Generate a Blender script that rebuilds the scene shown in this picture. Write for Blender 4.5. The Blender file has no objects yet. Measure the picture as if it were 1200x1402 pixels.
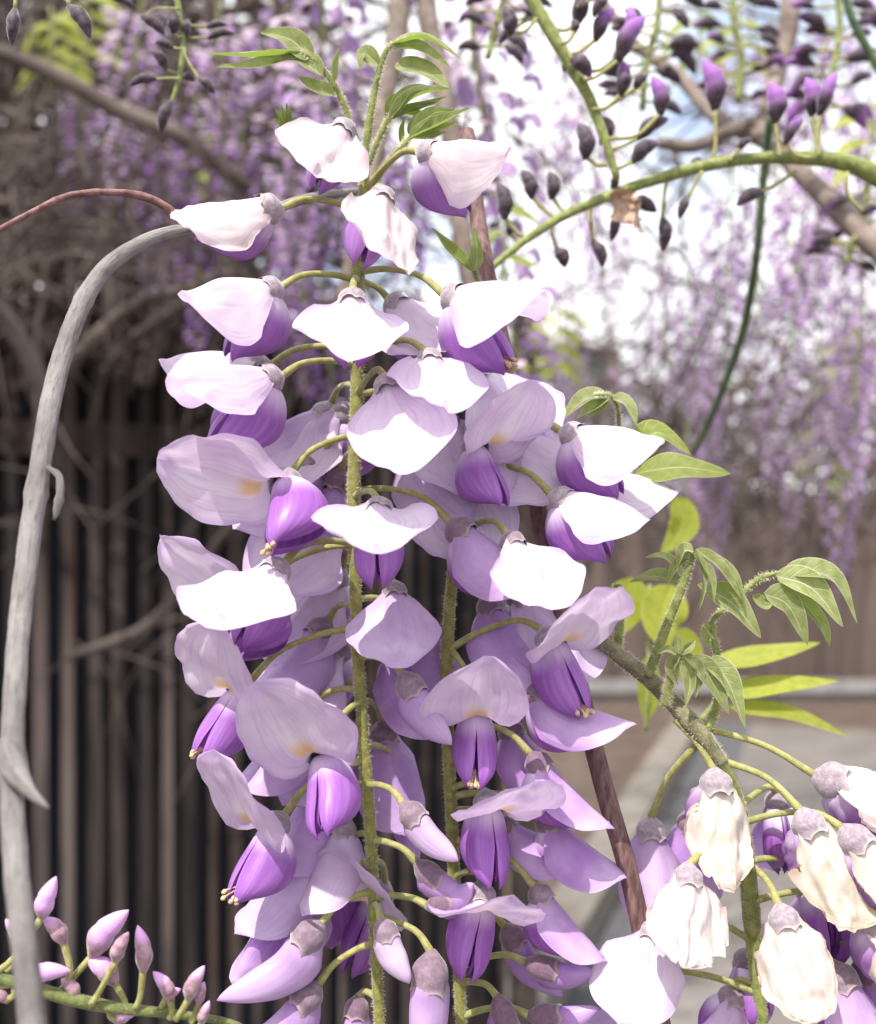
import bpy, math, random
import numpy as np
from mathutils import Vector, Matrix, noise

# ------------------------------------------------------------------ camera, sky, sun, exposure
scene = bpy.context.scene
F_PX = 1400.0                       # focal length in photograph pixels (1200 x 1402)
CAM_Z = 1.42
cam_data = bpy.data.cameras.new("camera")
cam = bpy.data.objects.new("camera", cam_data)
scene.collection.objects.link(cam)
cam.location = (0, 0, CAM_Z)
cam.rotation_euler = (math.radians(90), 0, 0)
cam_data.sensor_fit = 'VERTICAL'
cam_data.sensor_height = 36.0
cam_data.sensor_width = 36.0
cam_data.lens = 36.0 * F_PX / 1402.0
cam_data.clip_start = 0.01
cam_data.clip_end = 2000
cam_data.dof.use_dof = True
cam_data.dof.focus_distance = 0.193
cam_data.dof.aperture_fstop = cam_data.lens / 2.5
scene.camera = cam

SUN_EL, SUN_AZ = math.radians(59), math.radians(-150)    # azimuth: 0 = straight ahead (+Y), clockwise; so behind the camera, a little left
world = bpy.data.worlds.new("World")
scene.world = world
world.use_nodes = True
wn = world.node_tree
bg = wn.nodes["Background"]
sky = wn.nodes.new("ShaderNodeTexSky")
sky.sky_type = 'NISHITA'
sky.sun_disc = False
sky.sun_elevation = SUN_EL
sky.sun_rotation = SUN_AZ
sky.air_density = 1.0
sky.dust_density = 4.0
sky.ozone_density = 1.0
_tc = wn.nodes.new("ShaderNodeTexCoord")
_cl = wn.nodes.new("ShaderNodeTexNoise"); _cl.inputs["Scale"].default_value = 3.2; _cl.inputs["Detail"].default_value = 7
_cr = wn.nodes.new("ShaderNodeMapRange"); _cr.interpolation_type = 'SMOOTHSTEP'
_cr.inputs[1].default_value = 0.30; _cr.inputs[2].default_value = 0.54
_cm = wn.nodes.new("ShaderNodeMix"); _cm.data_type = 'RGBA'
_cm.inputs[7].default_value = (5.8, 5.85, 6.0, 1)                 # bright thin cloud all over the sky
wn.links.new(_tc.outputs["Generated"], _cl.inputs["Vector"])
wn.links.new(_cl.outputs[0], _cr.inputs[0])
wn.links.new(_cr.outputs[0], _cm.inputs[0])
wn.links.new(sky.outputs[0], _cm.inputs[6])
wn.links.new(_cm.outputs[2], bg.inputs[0])
bg.inputs[1].default_value = 0.15
sun_data = bpy.data.lights.new("sun", 'SUN')
sun_data.energy = 3.2
sun_data.angle = math.radians(0.53)
sun_data.color = (1.0, 0.95, 0.88)
sun = bpy.data.objects.new("sun", sun_data)
scene.collection.objects.link(sun)
_to_sun = Vector((math.sin(SUN_AZ) * math.cos(SUN_EL), math.cos(SUN_AZ) * math.cos(SUN_EL), math.sin(SUN_EL)))
sun.rotation_euler = _to_sun.to_track_quat('Z', 'Y').to_euler()
scene.view_settings.view_transform = 'Standard'
scene.view_settings.look = 'None'
scene.view_settings.exposure = 1.05
scene.view_settings.gamma = 1.0
scene.view_settings.use_curve_mapping = False
try:
    scene.cycles.max_bounces = 10
    scene.cycles.transparent_max_bounces = 8
    scene.cycles.use_denoising = True
except Exception:
    pass

rng = random.Random(7)
COL = scene.collection

def at(px, py, d):
    """The point seen at photograph pixel (px, py), d metres in front of the lens plane."""
    return Vector(((px - 600.0) / F_PX * d, d, CAM_Z - (py - 701.0) / F_PX * d))

def scr(v):
    """(right, up, towards the viewer) -> world."""
    return Vector((v[0], -v[2], v[1]))

# ------------------------------------------------------------------ objects
def tag(o, label=None, category=None, group=None, kind=None):
    if label: o["label"] = label
    if category: o["category"] = category
    if group: o["group"] = group
    if kind: o["kind"] = kind
    return o

def mesh_obj(name, verts, faces, mat, parent=None, uv=None, smooth=True, matrix=None, color=None):
    me = bpy.data.meshes.new(name)
    me.from_pydata([tuple(v) for v in verts], [], faces)
    if smooth:
        me.polygons.foreach_set("use_smooth", [True] * len(me.polygons))
    if uv is not None:
        l = me.uv_layers.new(name="UVMap")
        idx = np.empty(len(me.loops), dtype=np.int32)
        me.loops.foreach_get("vertex_index", idx)
        l.data.foreach_set("uv", np.asarray(uv, dtype=np.float32)[idx].ravel())
    me.materials.append(mat)
    me.update()
    o = bpy.data.objects.new(name, me)
    COL.objects.link(o)
    if matrix is not None:
        o.matrix_world = matrix
    if parent is not None:
        o.parent = parent
        o.matrix_parent_inverse = world_of(parent).inverted()
    if color is not None:
        o.color = color
    return o

_W = {}
def world_of(o):
    """World matrix of an Empty made here (no depsgraph update needed)."""
    return _W.get(o.name, Matrix.Identity(4))

def thing(name, loc, label, category, group=None):
    o = bpy.data.objects.new(name, None)
    o.empty_display_size = 0.01
    o.location = loc
    COL.objects.link(o)
    _W[o.name] = Matrix.Translation(loc)
    tag(o, label, category, group)
    return o

def part_empty(name, parent, matrix, label=None):
    o = bpy.data.objects.new(name, None)
    o.empty_display_size = 0.003
    COL.objects.link(o)
    o.parent = parent
    o.matrix_parent_inverse = world_of(parent).inverted()
    o.matrix_basis = matrix
    _W[o.name] = matrix.copy()
    if label: o["label"] = label
    return o

def grid_faces(nu, nv, wrap=False, flip=False):
    f = []
    m = nv if wrap else nv - 1
    for i in range(nu - 1):
        for j in range(m):
            a, b = i * nv + j, i * nv + (j + 1) % nv
            c, d = (i + 1) * nv + (j + 1) % nv, (i + 1) * nv + j
            f.append((a, d, c, b) if flip else (a, b, c, d))
    return f

def catmull(pts, n):
    """Smooth points through a polyline; pts may hold a radius as 4th value."""
    P = [np.array(p, float) for p in pts]
    P = [2 * P[0] - P[1]] + P + [2 * P[-1] - P[-2]]
    out = []
    seg = len(P) - 3
    for k in range(n):
        t = k / (n - 1) * seg
        i = min(int(t), seg - 1)
        t -= i
        a, b, c, d = P[i:i + 4]
        out.append(0.5 * (2 * b + (c - a) * t + (2 * a - 5 * b + 4 * c - d) * t * t + (3 * b - a - 3 * c + d) * t ** 3))
    return np.array(out)

def tube(pts, n=24, sides=10, bump=0.0, freq=400.0, nodes=None, cap=True, seed=0):
    """Tapered tube along pts = [(x,y,z,r)...] in metres -> verts, faces, uv."""
    C = catmull(pts, n)
    V, UV = [], []
    up = Vector((0.123, 0.456, 0.88)).normalized()
    prev = None
    L = 0.0
    for i in range(n):
        p = Vector(C[i, :3]); r = max(C[i, 3], 1e-5)
        t = Vector(C[min(i + 1, n - 1), :3]) - Vector(C[max(i - 1, 0), :3])
        t.normalize()
        if prev is None:
            a = t.cross(up).normalized()
        else:
            a = (prev - t * prev.dot(t)).normalized()
        prev = a
        b = t.cross(a)
        if i: L += (p - last).length
        last = p
        for j in range(sides):
            th = 2 * math.pi * j / sides
            rr = r
            if bump:
                rr *= 1 + bump * noise.noise(Vector((p.x * freq + 3 * math.cos(th) + seed, p.y * freq + 3 * math.sin(th), p.z * freq)))
            if nodes:
                for (s, w, h) in nodes:
                    rr *= 1 + h * math.exp(-((i / (n - 1) - s) / w) ** 2)
            V.append(p + (a * math.cos(th) + b * math.sin(th)) * rr)
            UV.append((L * 100, j / sides))
    F = grid_faces(n, sides, wrap=True, flip=True)
    if cap:
        F.append(tuple(range(sides - 1, -1, -1))[::-1] if False else tuple(range(sides)))
        F.append(tuple(range((n - 1) * sides, n * sides))[::-1])
    return V, F, UV

# ------------------------------------------------------------------ materials
def new_mat(name):
    m = bpy.data.materials.new(name)
    m.use_nodes = True
    nt = m.node_tree
    nt.nodes.clear()
    return m, nt

class NT:
    def __init__(s, nt): s.nt = nt
    def n(s, t, **kw):
        x = s.nt.nodes.new(t)
        for k, v in kw.items():
            if k.startswith('_'): setattr(x, k[1:], v)
        return x
    def val(s, v):
        x = s.n("ShaderNodeValue"); x.outputs[0].default_value = v; return x.outputs[0]
    def rgb(s, c):
        x = s.n("ShaderNodeRGB"); x.outputs[0].default_value = (*c, 1); return x.outputs[0]
    def link(s, a, b): s.nt.links.new(a, b)
    def put(s, sock, v):
        if hasattr(v, 'is_linked') or isinstance(v, bpy.types.NodeSocket): s.link(v, sock)
        else: sock.default_value = v
    def math(s, op, a, b=None, c=None, clamp=False):
        x = s.n("ShaderNodeMath"); x.operation = op; x.use_clamp = clamp
        s.put(x.inputs[0], a)
        if b is not None: s.put(x.inputs[1], b)
        if c is not None: s.put(x.inputs[2], c)
        return x.outputs[0]
    def mix(s, f, a, b):
        x = s.n("ShaderNodeMix"); x.data_type = 'RGBA'
        s.put(x.inputs[0], f)
        s.put(x.inputs[6], a if not isinstance(a, tuple) else (*a, 1))
        s.put(x.inputs[7], b if not isinstance(b, tuple) else (*b, 1))
        return x.outputs[2]
    def ramp(s, f, lo, hi):
        x = s.n("ShaderNodeMapRange"); x.interpolation_type = 'SMOOTHSTEP'
        s.put(x.inputs[0], f); x.inputs[1].default_value = lo; x.inputs[2].default_value = hi
        return x.outputs[0]
    def noise(s, vec, scale, detail=4, rough=0.55):
        x = s.n("ShaderNodeTexNoise"); x.inputs["Scale"].default_value = scale
        x.inputs["Detail"].default_value = detail; x.inputs["Roughness"].default_value = rough
        if vec is not None: s.link(vec, x.inputs["Vector"])
        return x.outputs[0]
    def uvxy(s):
        x = s.n("ShaderNodeUVMap"); sp = s.n("ShaderNodeSeparateXYZ"); s.link(x.outputs[0], sp.inputs[0])
        return x.outputs[0], sp.outputs[0], sp.outputs[1]
    def combine(s, a, b, c=0.0):
        x = s.n("ShaderNodeCombineXYZ"); s.put(x.inputs[0], a); s.put(x.inputs[1], b); s.put(x.inputs[2], c); return x.outputs[0]
    def obj(s):
        return s.n("ShaderNodeTexCoord").outputs["Object"]
    def bump(s, h, strength, dist):
        x = s.n("ShaderNodeBump"); x.inputs["Strength"].default_value = strength; x.inputs["Distance"].default_value = dist
        s.link(h, x.inputs["Height"]); return x.outputs[0]
    def out(s, sh):
        o = s.n("ShaderNodeOutputMaterial"); s.link(sh, o.inputs[0])
    def principled(s, col, rough=0.5, spec=0.4, normal=None, sheen=0.0):
        p = s.n("ShaderNodeBsdfPrincipled")
        s.put(p.inputs["Base Color"], (*col, 1) if isinstance(col, tuple) else col)
        s.put(p.inputs["Roughness"], rough); p.inputs["Specular IOR Level"].default_value = spec
        if sheen:
            p.inputs["Sheen Weight"].default_value = sheen; p.inputs["Sheen Roughness"].default_value = 0.4
        if normal is not None: s.link(normal, p.inputs["Normal"])
        return p.outputs[0]
    def thin(s, col, trans, rough=0.5, spec=0.3, normal=None, tcol=None):
        """A leaf or petal: part reflects, part lets light through."""
        p = s.principled(col, rough, spec, normal)
        t = s.n("ShaderNodeBsdfTranslucent"); s.put(t.inputs[0], tcol if tcol is not None else col)
        if normal is not None: s.link(normal, t.inputs["Normal"])
        m = s.n("ShaderNodeMixShader"); m.inputs[0].default_value = trans
        s.link(p, m.inputs[1]); s.link(t.outputs[0], m.inputs[2])
        return m.outputs[0]

def obj_color(N):
    x = N.n("ShaderNodeObjectInfo")
    sp = N.n("ShaderNodeSeparateColor"); N.link(x.outputs["Color"], sp.inputs[0])
    return sp.outputs[0], sp.outputs[1], sp.outputs[2], x.outputs["Random"]

def mat_banner():
    m, nt = new_mat("banner_petal"); N = NT(nt)
    uv, u, v = N.uvxy()
    age, wilt, guide, rnd = obj_color(N)          # 1 = old and pale; wilt 1 = withered cream
    av = N.math('ABSOLUTE', N.math('SUBTRACT', N.math('MULTIPLY', v, 2.0), 1.0))
    # veins fan out from the base: coordinate v/(u+..) stretched
    fan = N.combine(N.math('MULTIPLY', v, 34.0), N.math('MULTIPLY', u, 2.2), N.math('MULTIPLY', rnd, 50.0))
    vein = N.noise(fan, 1.0, 3, 0.5)
    blot = N.noise(N.combine(N.math('MULTIPLY', v, 3.0), N.math('MULTIPLY', u, 3.0), N.math('MULTIPLY', rnd, 31.0)), 1.0, 3)
    young = N.mix(N.ramp(blot, 0.3, 0.75), (0.37, 0.155, 0.52), (0.56, 0.32, 0.70))
    old = N.mix(N.ramp(blot, 0.3, 0.75), (0.75, 0.62, 0.79), (0.82, 0.74, 0.83))
    young = N.mix(N.math('MULTIPLY', N.ramp(u, 0.45, 1.0), 0.55), young, (0.70, 0.55, 0.78))
    young = N.mix(N.math('MULTIPLY', N.ramp(u, 0.40, 0.05), 0.45), young, (0.30, 0.11, 0.36))
    c = N.mix(age, young, old)
    c = N.mix(N.math('MULTIPLY', N.ramp(vein, 0.50, 0.70), 0.34), c, (0.48, 0.32, 0.62))
    edge = N.math('MAXIMUM', N.ramp(av, 0.80, 1.0), N.ramp(u, 0.88, 1.0))
    c = N.mix(N.math('MULTIPLY', edge, 0.42), c, (0.50, 0.32, 0.64))
    # yellow nectar guide low on the midrib, cream around it
    g0 = N.math('SUBTRACT', av, N.math('MULTIPLY', N.noise(fan, 0.8, 2), 0.10))
    core = N.math('MULTIPLY', N.ramp(g0, 0.26, 0.08), N.math('MULTIPLY', N.ramp(u, 0.10, 0.17), N.ramp(u, 0.42, 0.26)))
    halo = N.math('MULTIPLY', N.ramp(av, 0.42, 0.05), N.ramp(u, 0.75, 0.25))
    c = N.mix(N.math('MULTIPLY', N.math('MULTIPLY', halo, guide), 0.65), c, (0.84, 0.78, 0.76))
    c = N.mix(N.math('MULTIPLY', N.math('MULTIPLY', core, guide), 0.75), c, (0.74, 0.47, 0.13))
    cream = N.mix(N.ramp(N.noise(N.combine(N.math('MULTIPLY', v, 6.0), N.math('MULTIPLY', u, 6.0), N.math('MULTIPLY', rnd, 9.0)), 1.0, 5), 0.35, 0.72), (0.80, 0.75, 0.66), (0.68, 0.58, 0.44))
    cream = N.mix(N.math('MULTIPLY', edge, 0.55), cream, (0.46, 0.30, 0.20))
    c = N.mix(N.math('MINIMUM', N.math('MULTIPLY', wilt, 1.2), 1.0), c, cream)
    b = N.bump(N.math('ADD', vein, N.math('MULTIPLY', N.noise(fan, 0.35, 2), 0.6)), 0.22, 0.0005)
    N.out(N.thin(c, 0.38, 0.42, 0.35, b))
    return m

def mat_wing():
    m, nt = new_mat("wing_petal"); N = NT(nt)
    uv, u, v = N.uvxy()
    age, wilt, _, rnd = obj_color(N)
    fan = N.combine(N.math('MULTIPLY', v, 16.0), N.math('MULTIPLY', u, 1.6), N.math('MULTIPLY', rnd, 50.0))
    vein = N.noise(fan, 1.0, 3, 0.5)
    deep = N.mix(N.ramp(vein, 0.35, 0.72), (0.30, 0.085, 0.41), (0.41, 0.165, 0.53))
    deep = N.mix(N.math('MULTIPLY', age, 0.30), deep, (0.36, 0.19, 0.54))
    base = (0.74, 0.60, 0.82)
    k = N.ramp(N.math('ADD', u, N.math('MULTIPLY', N.math('SUBTRACT', vein, 0.5), 0.18)), 0.06, 0.40)
    c = N.mix(k, base, deep)
    tip = N.math('MULTIPLY', N.ramp(u, 0.75, 1.0), 0.45)
    c = N.mix(tip, c, (0.19, 0.04, 0.28))
    c = N.mix(N.math('MULTIPLY', wilt, 0.55), c, (0.36, 0.24, 0.42))
    b = N.bump(vein, 0.25, 0.0005)
    N.out(N.thin(c, 0.28, 0.38, 0.4, b))
    return m

def mat_calyx():
    m, nt = new_mat("calyx"); N = NT(nt)
    uv, u, v = N.uvxy()
    age, wilt, _, rnd = obj_color(N)
    nz = N.noise(N.obj(), 700.0, 6, 0.7)
    c = N.mix(N.ramp(nz, 0.25, 0.75), (0.12, 0.065, 0.11), (0.20, 0.125, 0.17))
    pale = N.mix(N.ramp(nz, 0.35, 0.7), (0.26, 0.22, 0.25), (0.46, 0.41, 0.44))
    c = N.mix(age, c, pale)
    c = N.mix(N.math('MULTIPLY', N.ramp(u, 0.80, 1.0), 0.38), c, (0.60, 0.50, 0.44))
    fz = N.noise(N.obj(), 3500.0, 2)
    N.out(N.principled(c, 0.75, 0.25, N.bump(fz, 0.5, 0.0003), sheen=0.5))
    return m

def mat_stem(name, c0, c1, scale=700.0, rough=0.55, bumpd=0.0003, fuzz=0.3, fuzzcol=None):
    m, nt = new_mat(name); N = NT(nt)
    nz = N.noise(N.obj(), scale, 5)
    c = N.mix(N.ramp(nz, 0.32, 0.70), c0, c1)
    f = N.noise(N.obj(), scale * 6, 2)
    if fuzzcol: c = N.mix(N.math('MULTIPLY', N.ramp(f, 0.60, 0.70), 0.6), c, fuzzcol)
    N.out(N.principled(c, rough, 0.3, N.bump(f, 0.5, bumpd), sheen=fuzz))
    return m

M = {}
def make_materials():
    M['banner'] = mat_banner()
    M['wing'] = mat_wing()
    M['calyx'] = mat_calyx()
    M['pedicel'] = mat_stem("pedicel", (0.22, 0.215, 0.065), (0.34, 0.33, 0.12), fuzzcol=(0.55, 0.52, 0.30))
    M['anther'] = mat_stem("anther", (0.42, 0.28, 0.16), (0.58, 0.44, 0.28), fuzz=0)
make_materials()

# ------------------------------------------------------------------ one wisteria flower
MM = 0.001
def banner_verts(p, nu=30, nv=31, seed=0):
    """Midrib starts at the calyx mouth, runs forward (+X) and bends up/back (+Z) by p['reflex'] degrees."""
    L, W = p['L'], p['W']
    phi0, B = math.radians(p.get('lift', 20)), math.radians(p['reflex'])
    b0, b1 = p.get('bend', (0.05, 0.45))
    ns = 60
    mid = [np.array([3.0, 0, 2.65])]
    ph = []
    for i in range(ns + 1):
        s = i / ns
        t = min(max((s - b0) / (b1 - b0), 0), 1)
        f = phi0 + B * (t * t * (3 - 2 * t)) + math.radians(p.get('tipbend', 0)) * max(0, s - 0.55) ** 1.5 * 3.3
        ph.append(f)
        if i:
            mid.append(mid[-1] + np.array([math.cos(f), 0, math.sin(f)]) * L / ns)
    mid = np.array(mid); ph = np.array(ph)
    V, UV = [], []
    sd = seed * 13.7
    aw = 0.11 * math.sin(seed * 5.1); lean = p.get('lean', 0.20 * math.sin(seed * 3.3 + 1))
    for i in range(nu):
        u = 0.5 - 0.5 * math.cos(math.pi * i / (nu - 1))
        u = 0.35 * (i / (nu - 1)) + 0.65 * u
        q = max(0.0, 1 - (2 * u ** p.get('shape', 0.88) - 1) ** 2)
        nk = p.get('neck', 0.28)
        w = 3.3 * (1 - min(1, u / 0.3)) ** 1.5 + W * q ** p.get('qe', 0.55) * min(1.0, 0.25 + u / nk * 0.75)
        for j in range(nv):
            v = -1 + 2 * j / (nv - 1)
            t = v * w * (1 + aw * (1 if v > 0 else -1) * min(1, abs(v) * 3))
            uu = u + p.get('notch', 0.07) * (abs(v) ** 1.4 - 0.25) * u ** 3 - p.get('ear', 0.10) * abs(v) ** 2 * (1 - u) ** 2 * min(1, u * 8)
            uu = min(max(uu, 0), 1.15)
            k = min(uu, 1.0) * ns
            a = min(int(k), ns - 1); fr = k - a
            m = mid[a] * (1 - fr) + mid[a + 1] * fr
            f = ph[a] * (1 - fr) + ph[a + 1] * fr
            T = np.array([math.cos(f), 0, math.sin(f)]); Nn = np.array([-math.sin(f), 0, math.cos(f)])
            if uu > 1: m = m + T * (uu - 1) * L
            c = p['curl0'] * (1 - u) + p['curl1'] * u           # total side angle (deg) at the widest, toward the keel
            c += p.get('asym', 0) * v
            kap = math.radians(c) / W
            kt = min(1, u / 0.32); kt = kt * kt * (3 - 2 * kt)
            kap = (1 / 2.75) * (1 - kt) + kap * kt
            if abs(kap) < 1e-4: y, n = t, 0.0
            else: y, n = math.sin(kap * t) / kap, -(1 - math.cos(kap * t)) / kap
            fo = p.get('fold', 0.0)
            if fo:
                ff_ = math.radians(fo) * kt
                sm = math.sqrt(y * y + 6.0) - 6.0 ** 0.5
                y, n = y * (1 - (1 - math.cos(ff_)) * min(1, abs(y) / 2.5)), n - math.sin(ff_) * sm
            n += p.get('crease', 0.7) * (math.exp(-(t / 1.6) ** 2)) * kt * (1 - 0.5 * u)
            n += p.get('flare', 0.0) * abs(v) ** 3 * w * (0.4 + 0.6 * u)
            n += lean * t * u
            n += p.get('tipcurl', 0.0) * max(0, u - 0.75) ** 2 * 16 * L * 0.12
            # rolled rim
            e = max(abs(v), (u - 0.5) * 2)
            n += p.get('rim', 0.35) * max(0, (e - 0.86) / 0.14) ** 2
            q3 = m + np.array([0, 1, 0]) * y + Nn * n
            r = p.get('ruffle', 0.55)
            if r:
                e2 = 0.25 + 0.75 * max(abs(v), u) ** 2
                d1 = noise.noise(Vector((t * 0.16 + sd, u * 2.6, sd)))
                d2 = noise.noise(Vector((t * 0.40 - sd, u * 6.0, sd + 9)))
                q3 = q3 + Nn * (r * e2 * (1.5 * d1 + 0.5 * d2)) + np.array([0, 1, 0]) * (0.35 * r * d2 * e2)
            cr = p.get('crumple', 0.0)
            if cr:
                x = Vector((t * 0.36 + sd, u * L * 0.085 + t * 0.06, sd * 0.3))
                r1 = 1 - 2.4 * abs(noise.noise(x)); r2 = 1 - 2.4 * abs(noise.noise(x * 2.1 + Vector((5, 1, 2)))); r3 = noise.noise(x * 6.0)
                amp = cr * min(1, u * 3) * (0.4 + 0.6 * max(abs(v), u))
                rag = cr * max(0, max(abs(v), u) - 0.7) * 2.2
                q3 = q3 + Nn * amp * (1.0 * r1 + 0.36 * r2 + 0.12 * r3) + np.array([0, 1, 0]) * amp * 0.8 * noise.noise(x * 1.7 + Vector((3, 8, 1))) + T * (amp * 0.5 * noise.noise(x * 1.5 + Vector((30, 8, 1))) + rag * noise.noise(x * 3.3 + Vector((7, 7, 3))))
            V.append(q3); UV.append((u, 0.5 + 0.5 * v))
    return np.array(V), grid_faces(nu, nv), UV

def wing_verts(side, L, H, B, splay, droop, lift=0.0, seed=0, nu=18, nv=13, open_=-6, x0=3.4, twist=0.0, crumple=0.0):
    V, UV = [], []
    sp, dr = math.radians(splay) * side, math.radians(droop)
    for i in range(nu):
        u = 0.5 - 0.5 * math.cos(math.pi * i / (nu - 1))
        u = 0.4 * i / (nu - 1) + 0.6 * u
        q = max(0, 1 - (2 * u ** 1.25 - 1) ** 2) ** (0.46 + 0.30 * u)
        h = H * 0.5 * (0.30 * (1 - u) ** 2 + q)
        b = B * (0.42 * (1 - u) ** 2 + q ** 1.0)
        zc = 0.7 * (1 - u) + 2.2 * u * u - 0.9 * math.sin(math.pi * u) + lift * u - h * 0.36
        for j in range(nv):
            v = j / (nv - 1)
            th = math.radians(open_ + (172 - open_) * v)
            x = L * u + 0.9 * math.cos(th) * u
            y = side * (b * math.sin(th) + 0.25)
            z = zc + h * math.cos(th)
            nz = noise.noise(Vector((u * 3.1 + seed, v * 2.2, side * 3.0)))
            y += side * nz * 0.5 * u
            if crumple:
                y += crumple * noise.noise(Vector((u * 7 + seed, v * 6, side * 3.0)))
                z += crumple * noise.noise(Vector((u * 7 + seed, v * 6 + 20, side * 3.0)))
            tw = math.radians(twist) * side * u
            y, z = y * math.cos(tw) - z * math.sin(tw), y * math.sin(tw) + z * math.cos(tw)
            x, y = x * math.cos(sp) - y * math.sin(sp), x * math.sin(sp) + y * math.cos(sp)
            x, z = x * math.cos(dr) + z * math.sin(dr), -x * math.sin(dr) + z * math.cos(dr)
            V.append((x + x0, y, z)); UV.append((u, v))
    return np.array(V), grid_faces(nu, nv, flip=side > 0), UV

def calyx_verts(L=5.0, R=3.1, seed=0, nu=11, nv=20):
    V, UV = [], []
    prof = [0.22, 0.55, 0.80, 0.95, 1.02, 1.04, 1.03, 1.01, 1.0, 1.0, 1.02]
    for i in range(nu):
        u = i / (nu - 1)
        for j in range(nv):
            th = 2 * math.pi * j / nv
            r = R * prof[i] * (1 + 0.05 * noise.noise(Vector((u * 3 + seed, math.cos(th) * 2, math.sin(th) * 2))))
            tooth = (0.5 + 0.5 * math.cos(5 * th)) ** 2 * 0.9 - 0.3
            x = L * (u ** 0.8) + (tooth * max(0, u - 0.7) / 0.3 if u > 0.7 else 0)
            x -= 1.1 * math.sin(th) * u * 0.6
            z = r * math.sin(th) * 0.95 + 0.6 * u
            V.append((x, r * math.cos(th) * 0.92, z)); UV.append((u, j / nv))
    f = grid_faces(nu, nv, wrap=True, flip=True)
    f.append(tuple(range(nv)))
    return np.array(V), f, UV

def bud_verts(L, R, bendz=2.5, seed=0, nu=22, nv=18, x0=2.0, flat=0.72):
    """Closed banner wrapped round the other petals: a curved, pointed pod with a seam."""
    V, UV = [], []
    for i in range(nu):
        u = i / (nu - 1)
        q = (min(1, 0.45 + u * 2.2)) * max(0.0, 1 - max(0, (u - 0.42) / 0.58) ** 2.3) ** 0.8
        q = max(q, 0.03)
        zc = -bendz * math.sin(math.pi * min(1, u)) * 0.45 + bendz * u * u * 1.4
        for j in range(nv):
            th = 2 * math.pi * j / nv
            r = R * q
            seam = -0.28 * math.exp(-((((th - 1.5 * math.pi + math.pi) % (2 * math.pi)) - math.pi) / 0.22) ** 2) * r
            rr = r + seam + 0.08 * r * noise.noise(Vector((u * 4 + seed, math.cos(th) * 1.5, math.sin(th) * 1.5)))
            V.append((x0 + L * u, rr * math.cos(th) * flat, zc + rr * math.sin(th))); UV.append((0.35 + 0.65 * u, (th / (2 * math.pi) + 0.25) % 1))
    f = grid_faces(nu, nv, wrap=True, flip=True)
    f.append(tuple(range((nu - 1) * nv, nu * nv))[::-1])
    return np.array(V), f, UV

def stamen_verts(L, droop, seed=0):
    V, F = [], []
    r = random.Random(seed)
    base = (L * 0.74 + 3.4, 0, 0.8)
    for k in range(6):
        a, b = r.uniform(-0.55, 0.55), r.uniform(-0.3, 0.6)
        l = r.uniform(2.6, 3.8)
        pts = [(base[0], base[1], base[2], 0.22), (base[0] + l * 0.5, a * 1.2, base[2] + 1.0 + b, 0.17), (base[0] + l, a * 2.6, base[2] + 2.0 + b * 2, 0.22), (base[0] + l + 0.5, a * 3.0, base[2] + 2.3 + b * 2, 0.55), (base[0] + l + 1.0, a * 3.2, base[2] + 2.7 + b * 2, 0.25)]
        v, f, _ = tube([(p[0], p[1], p[2], p[3]) for p in pts], n=9, sides=5)
        o = len(V)
        V += [tuple(x) for x in v]; F += [tuple(i + o for i in q) for q in f]
    V = np.array(V); dr = math.radians(droop)
    x, z = V[:, 0] - 3.4, V[:, 2].copy()
    V[:, 0] = x * math.cos(dr) + z * math.sin(dr) + 3.4
    V[:, 2] = -x * math.sin(dr) + z * math.cos(dr)
    return V, F

KIND = {
    # face open, banner folded back
    'open': dict(b=dict(L=21, W=11.5, reflex=88, lift=22, curl0=-14, curl1=30, crease=1.0, ruffle=1.1, bend=(0.04, 0.36), notch=0.10), w=dict(L=15.5, H=10.5, B=3.9, splay=3, droop=14)),
    # banner a hood over the wings, two lobes spread like a moth
    'hood': dict(b=dict(L=19, W=12.0, reflex=14, lift=-2, curl0=64, curl1=18, crease=1.3, ruffle=1.5, flare=0.42, shape=1.05, neck=0.45, notch=0.24, rim=0.2, qe=0.66), w=dict(L=14.5, H=10, B=3.9, splay=3, droop=16)),
    # domed cap over the wings
    'cap': dict(b=dict(L=20, W=12, reflex=-22, lift=22, curl0=20, curl1=52, fold=46, crease=0.3, ruffle=0.9, bend=(0.15, 1.0), notch=0.03, neck=0.34, qe=0.50, shape=0.95, flare=0.10), w=dict(L=15.5, H=11.0, B=3.9, splay=4, droop=46)),
    # banner just lifting from the wings
    'half': dict(b=dict(L=20, W=10.5, reflex=14, lift=4, curl0=95, curl1=84, crease=0.5, ruffle=0.35, notch=-0.06), w=dict(L=15, H=9.5, B=3.6, splay=1, droop=6)),
    'wilt': dict(b=dict(L=18, W=7.6, reflex=2, lift=-3, curl0=80, curl1=50, crease=0.2, ruffle=0.9, crumple=1.6, notch=0.02, neck=0.4), w=dict(L=14, H=9.0, B=3.6, splay=3, droop=16, crumple=0.8)),
}

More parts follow.
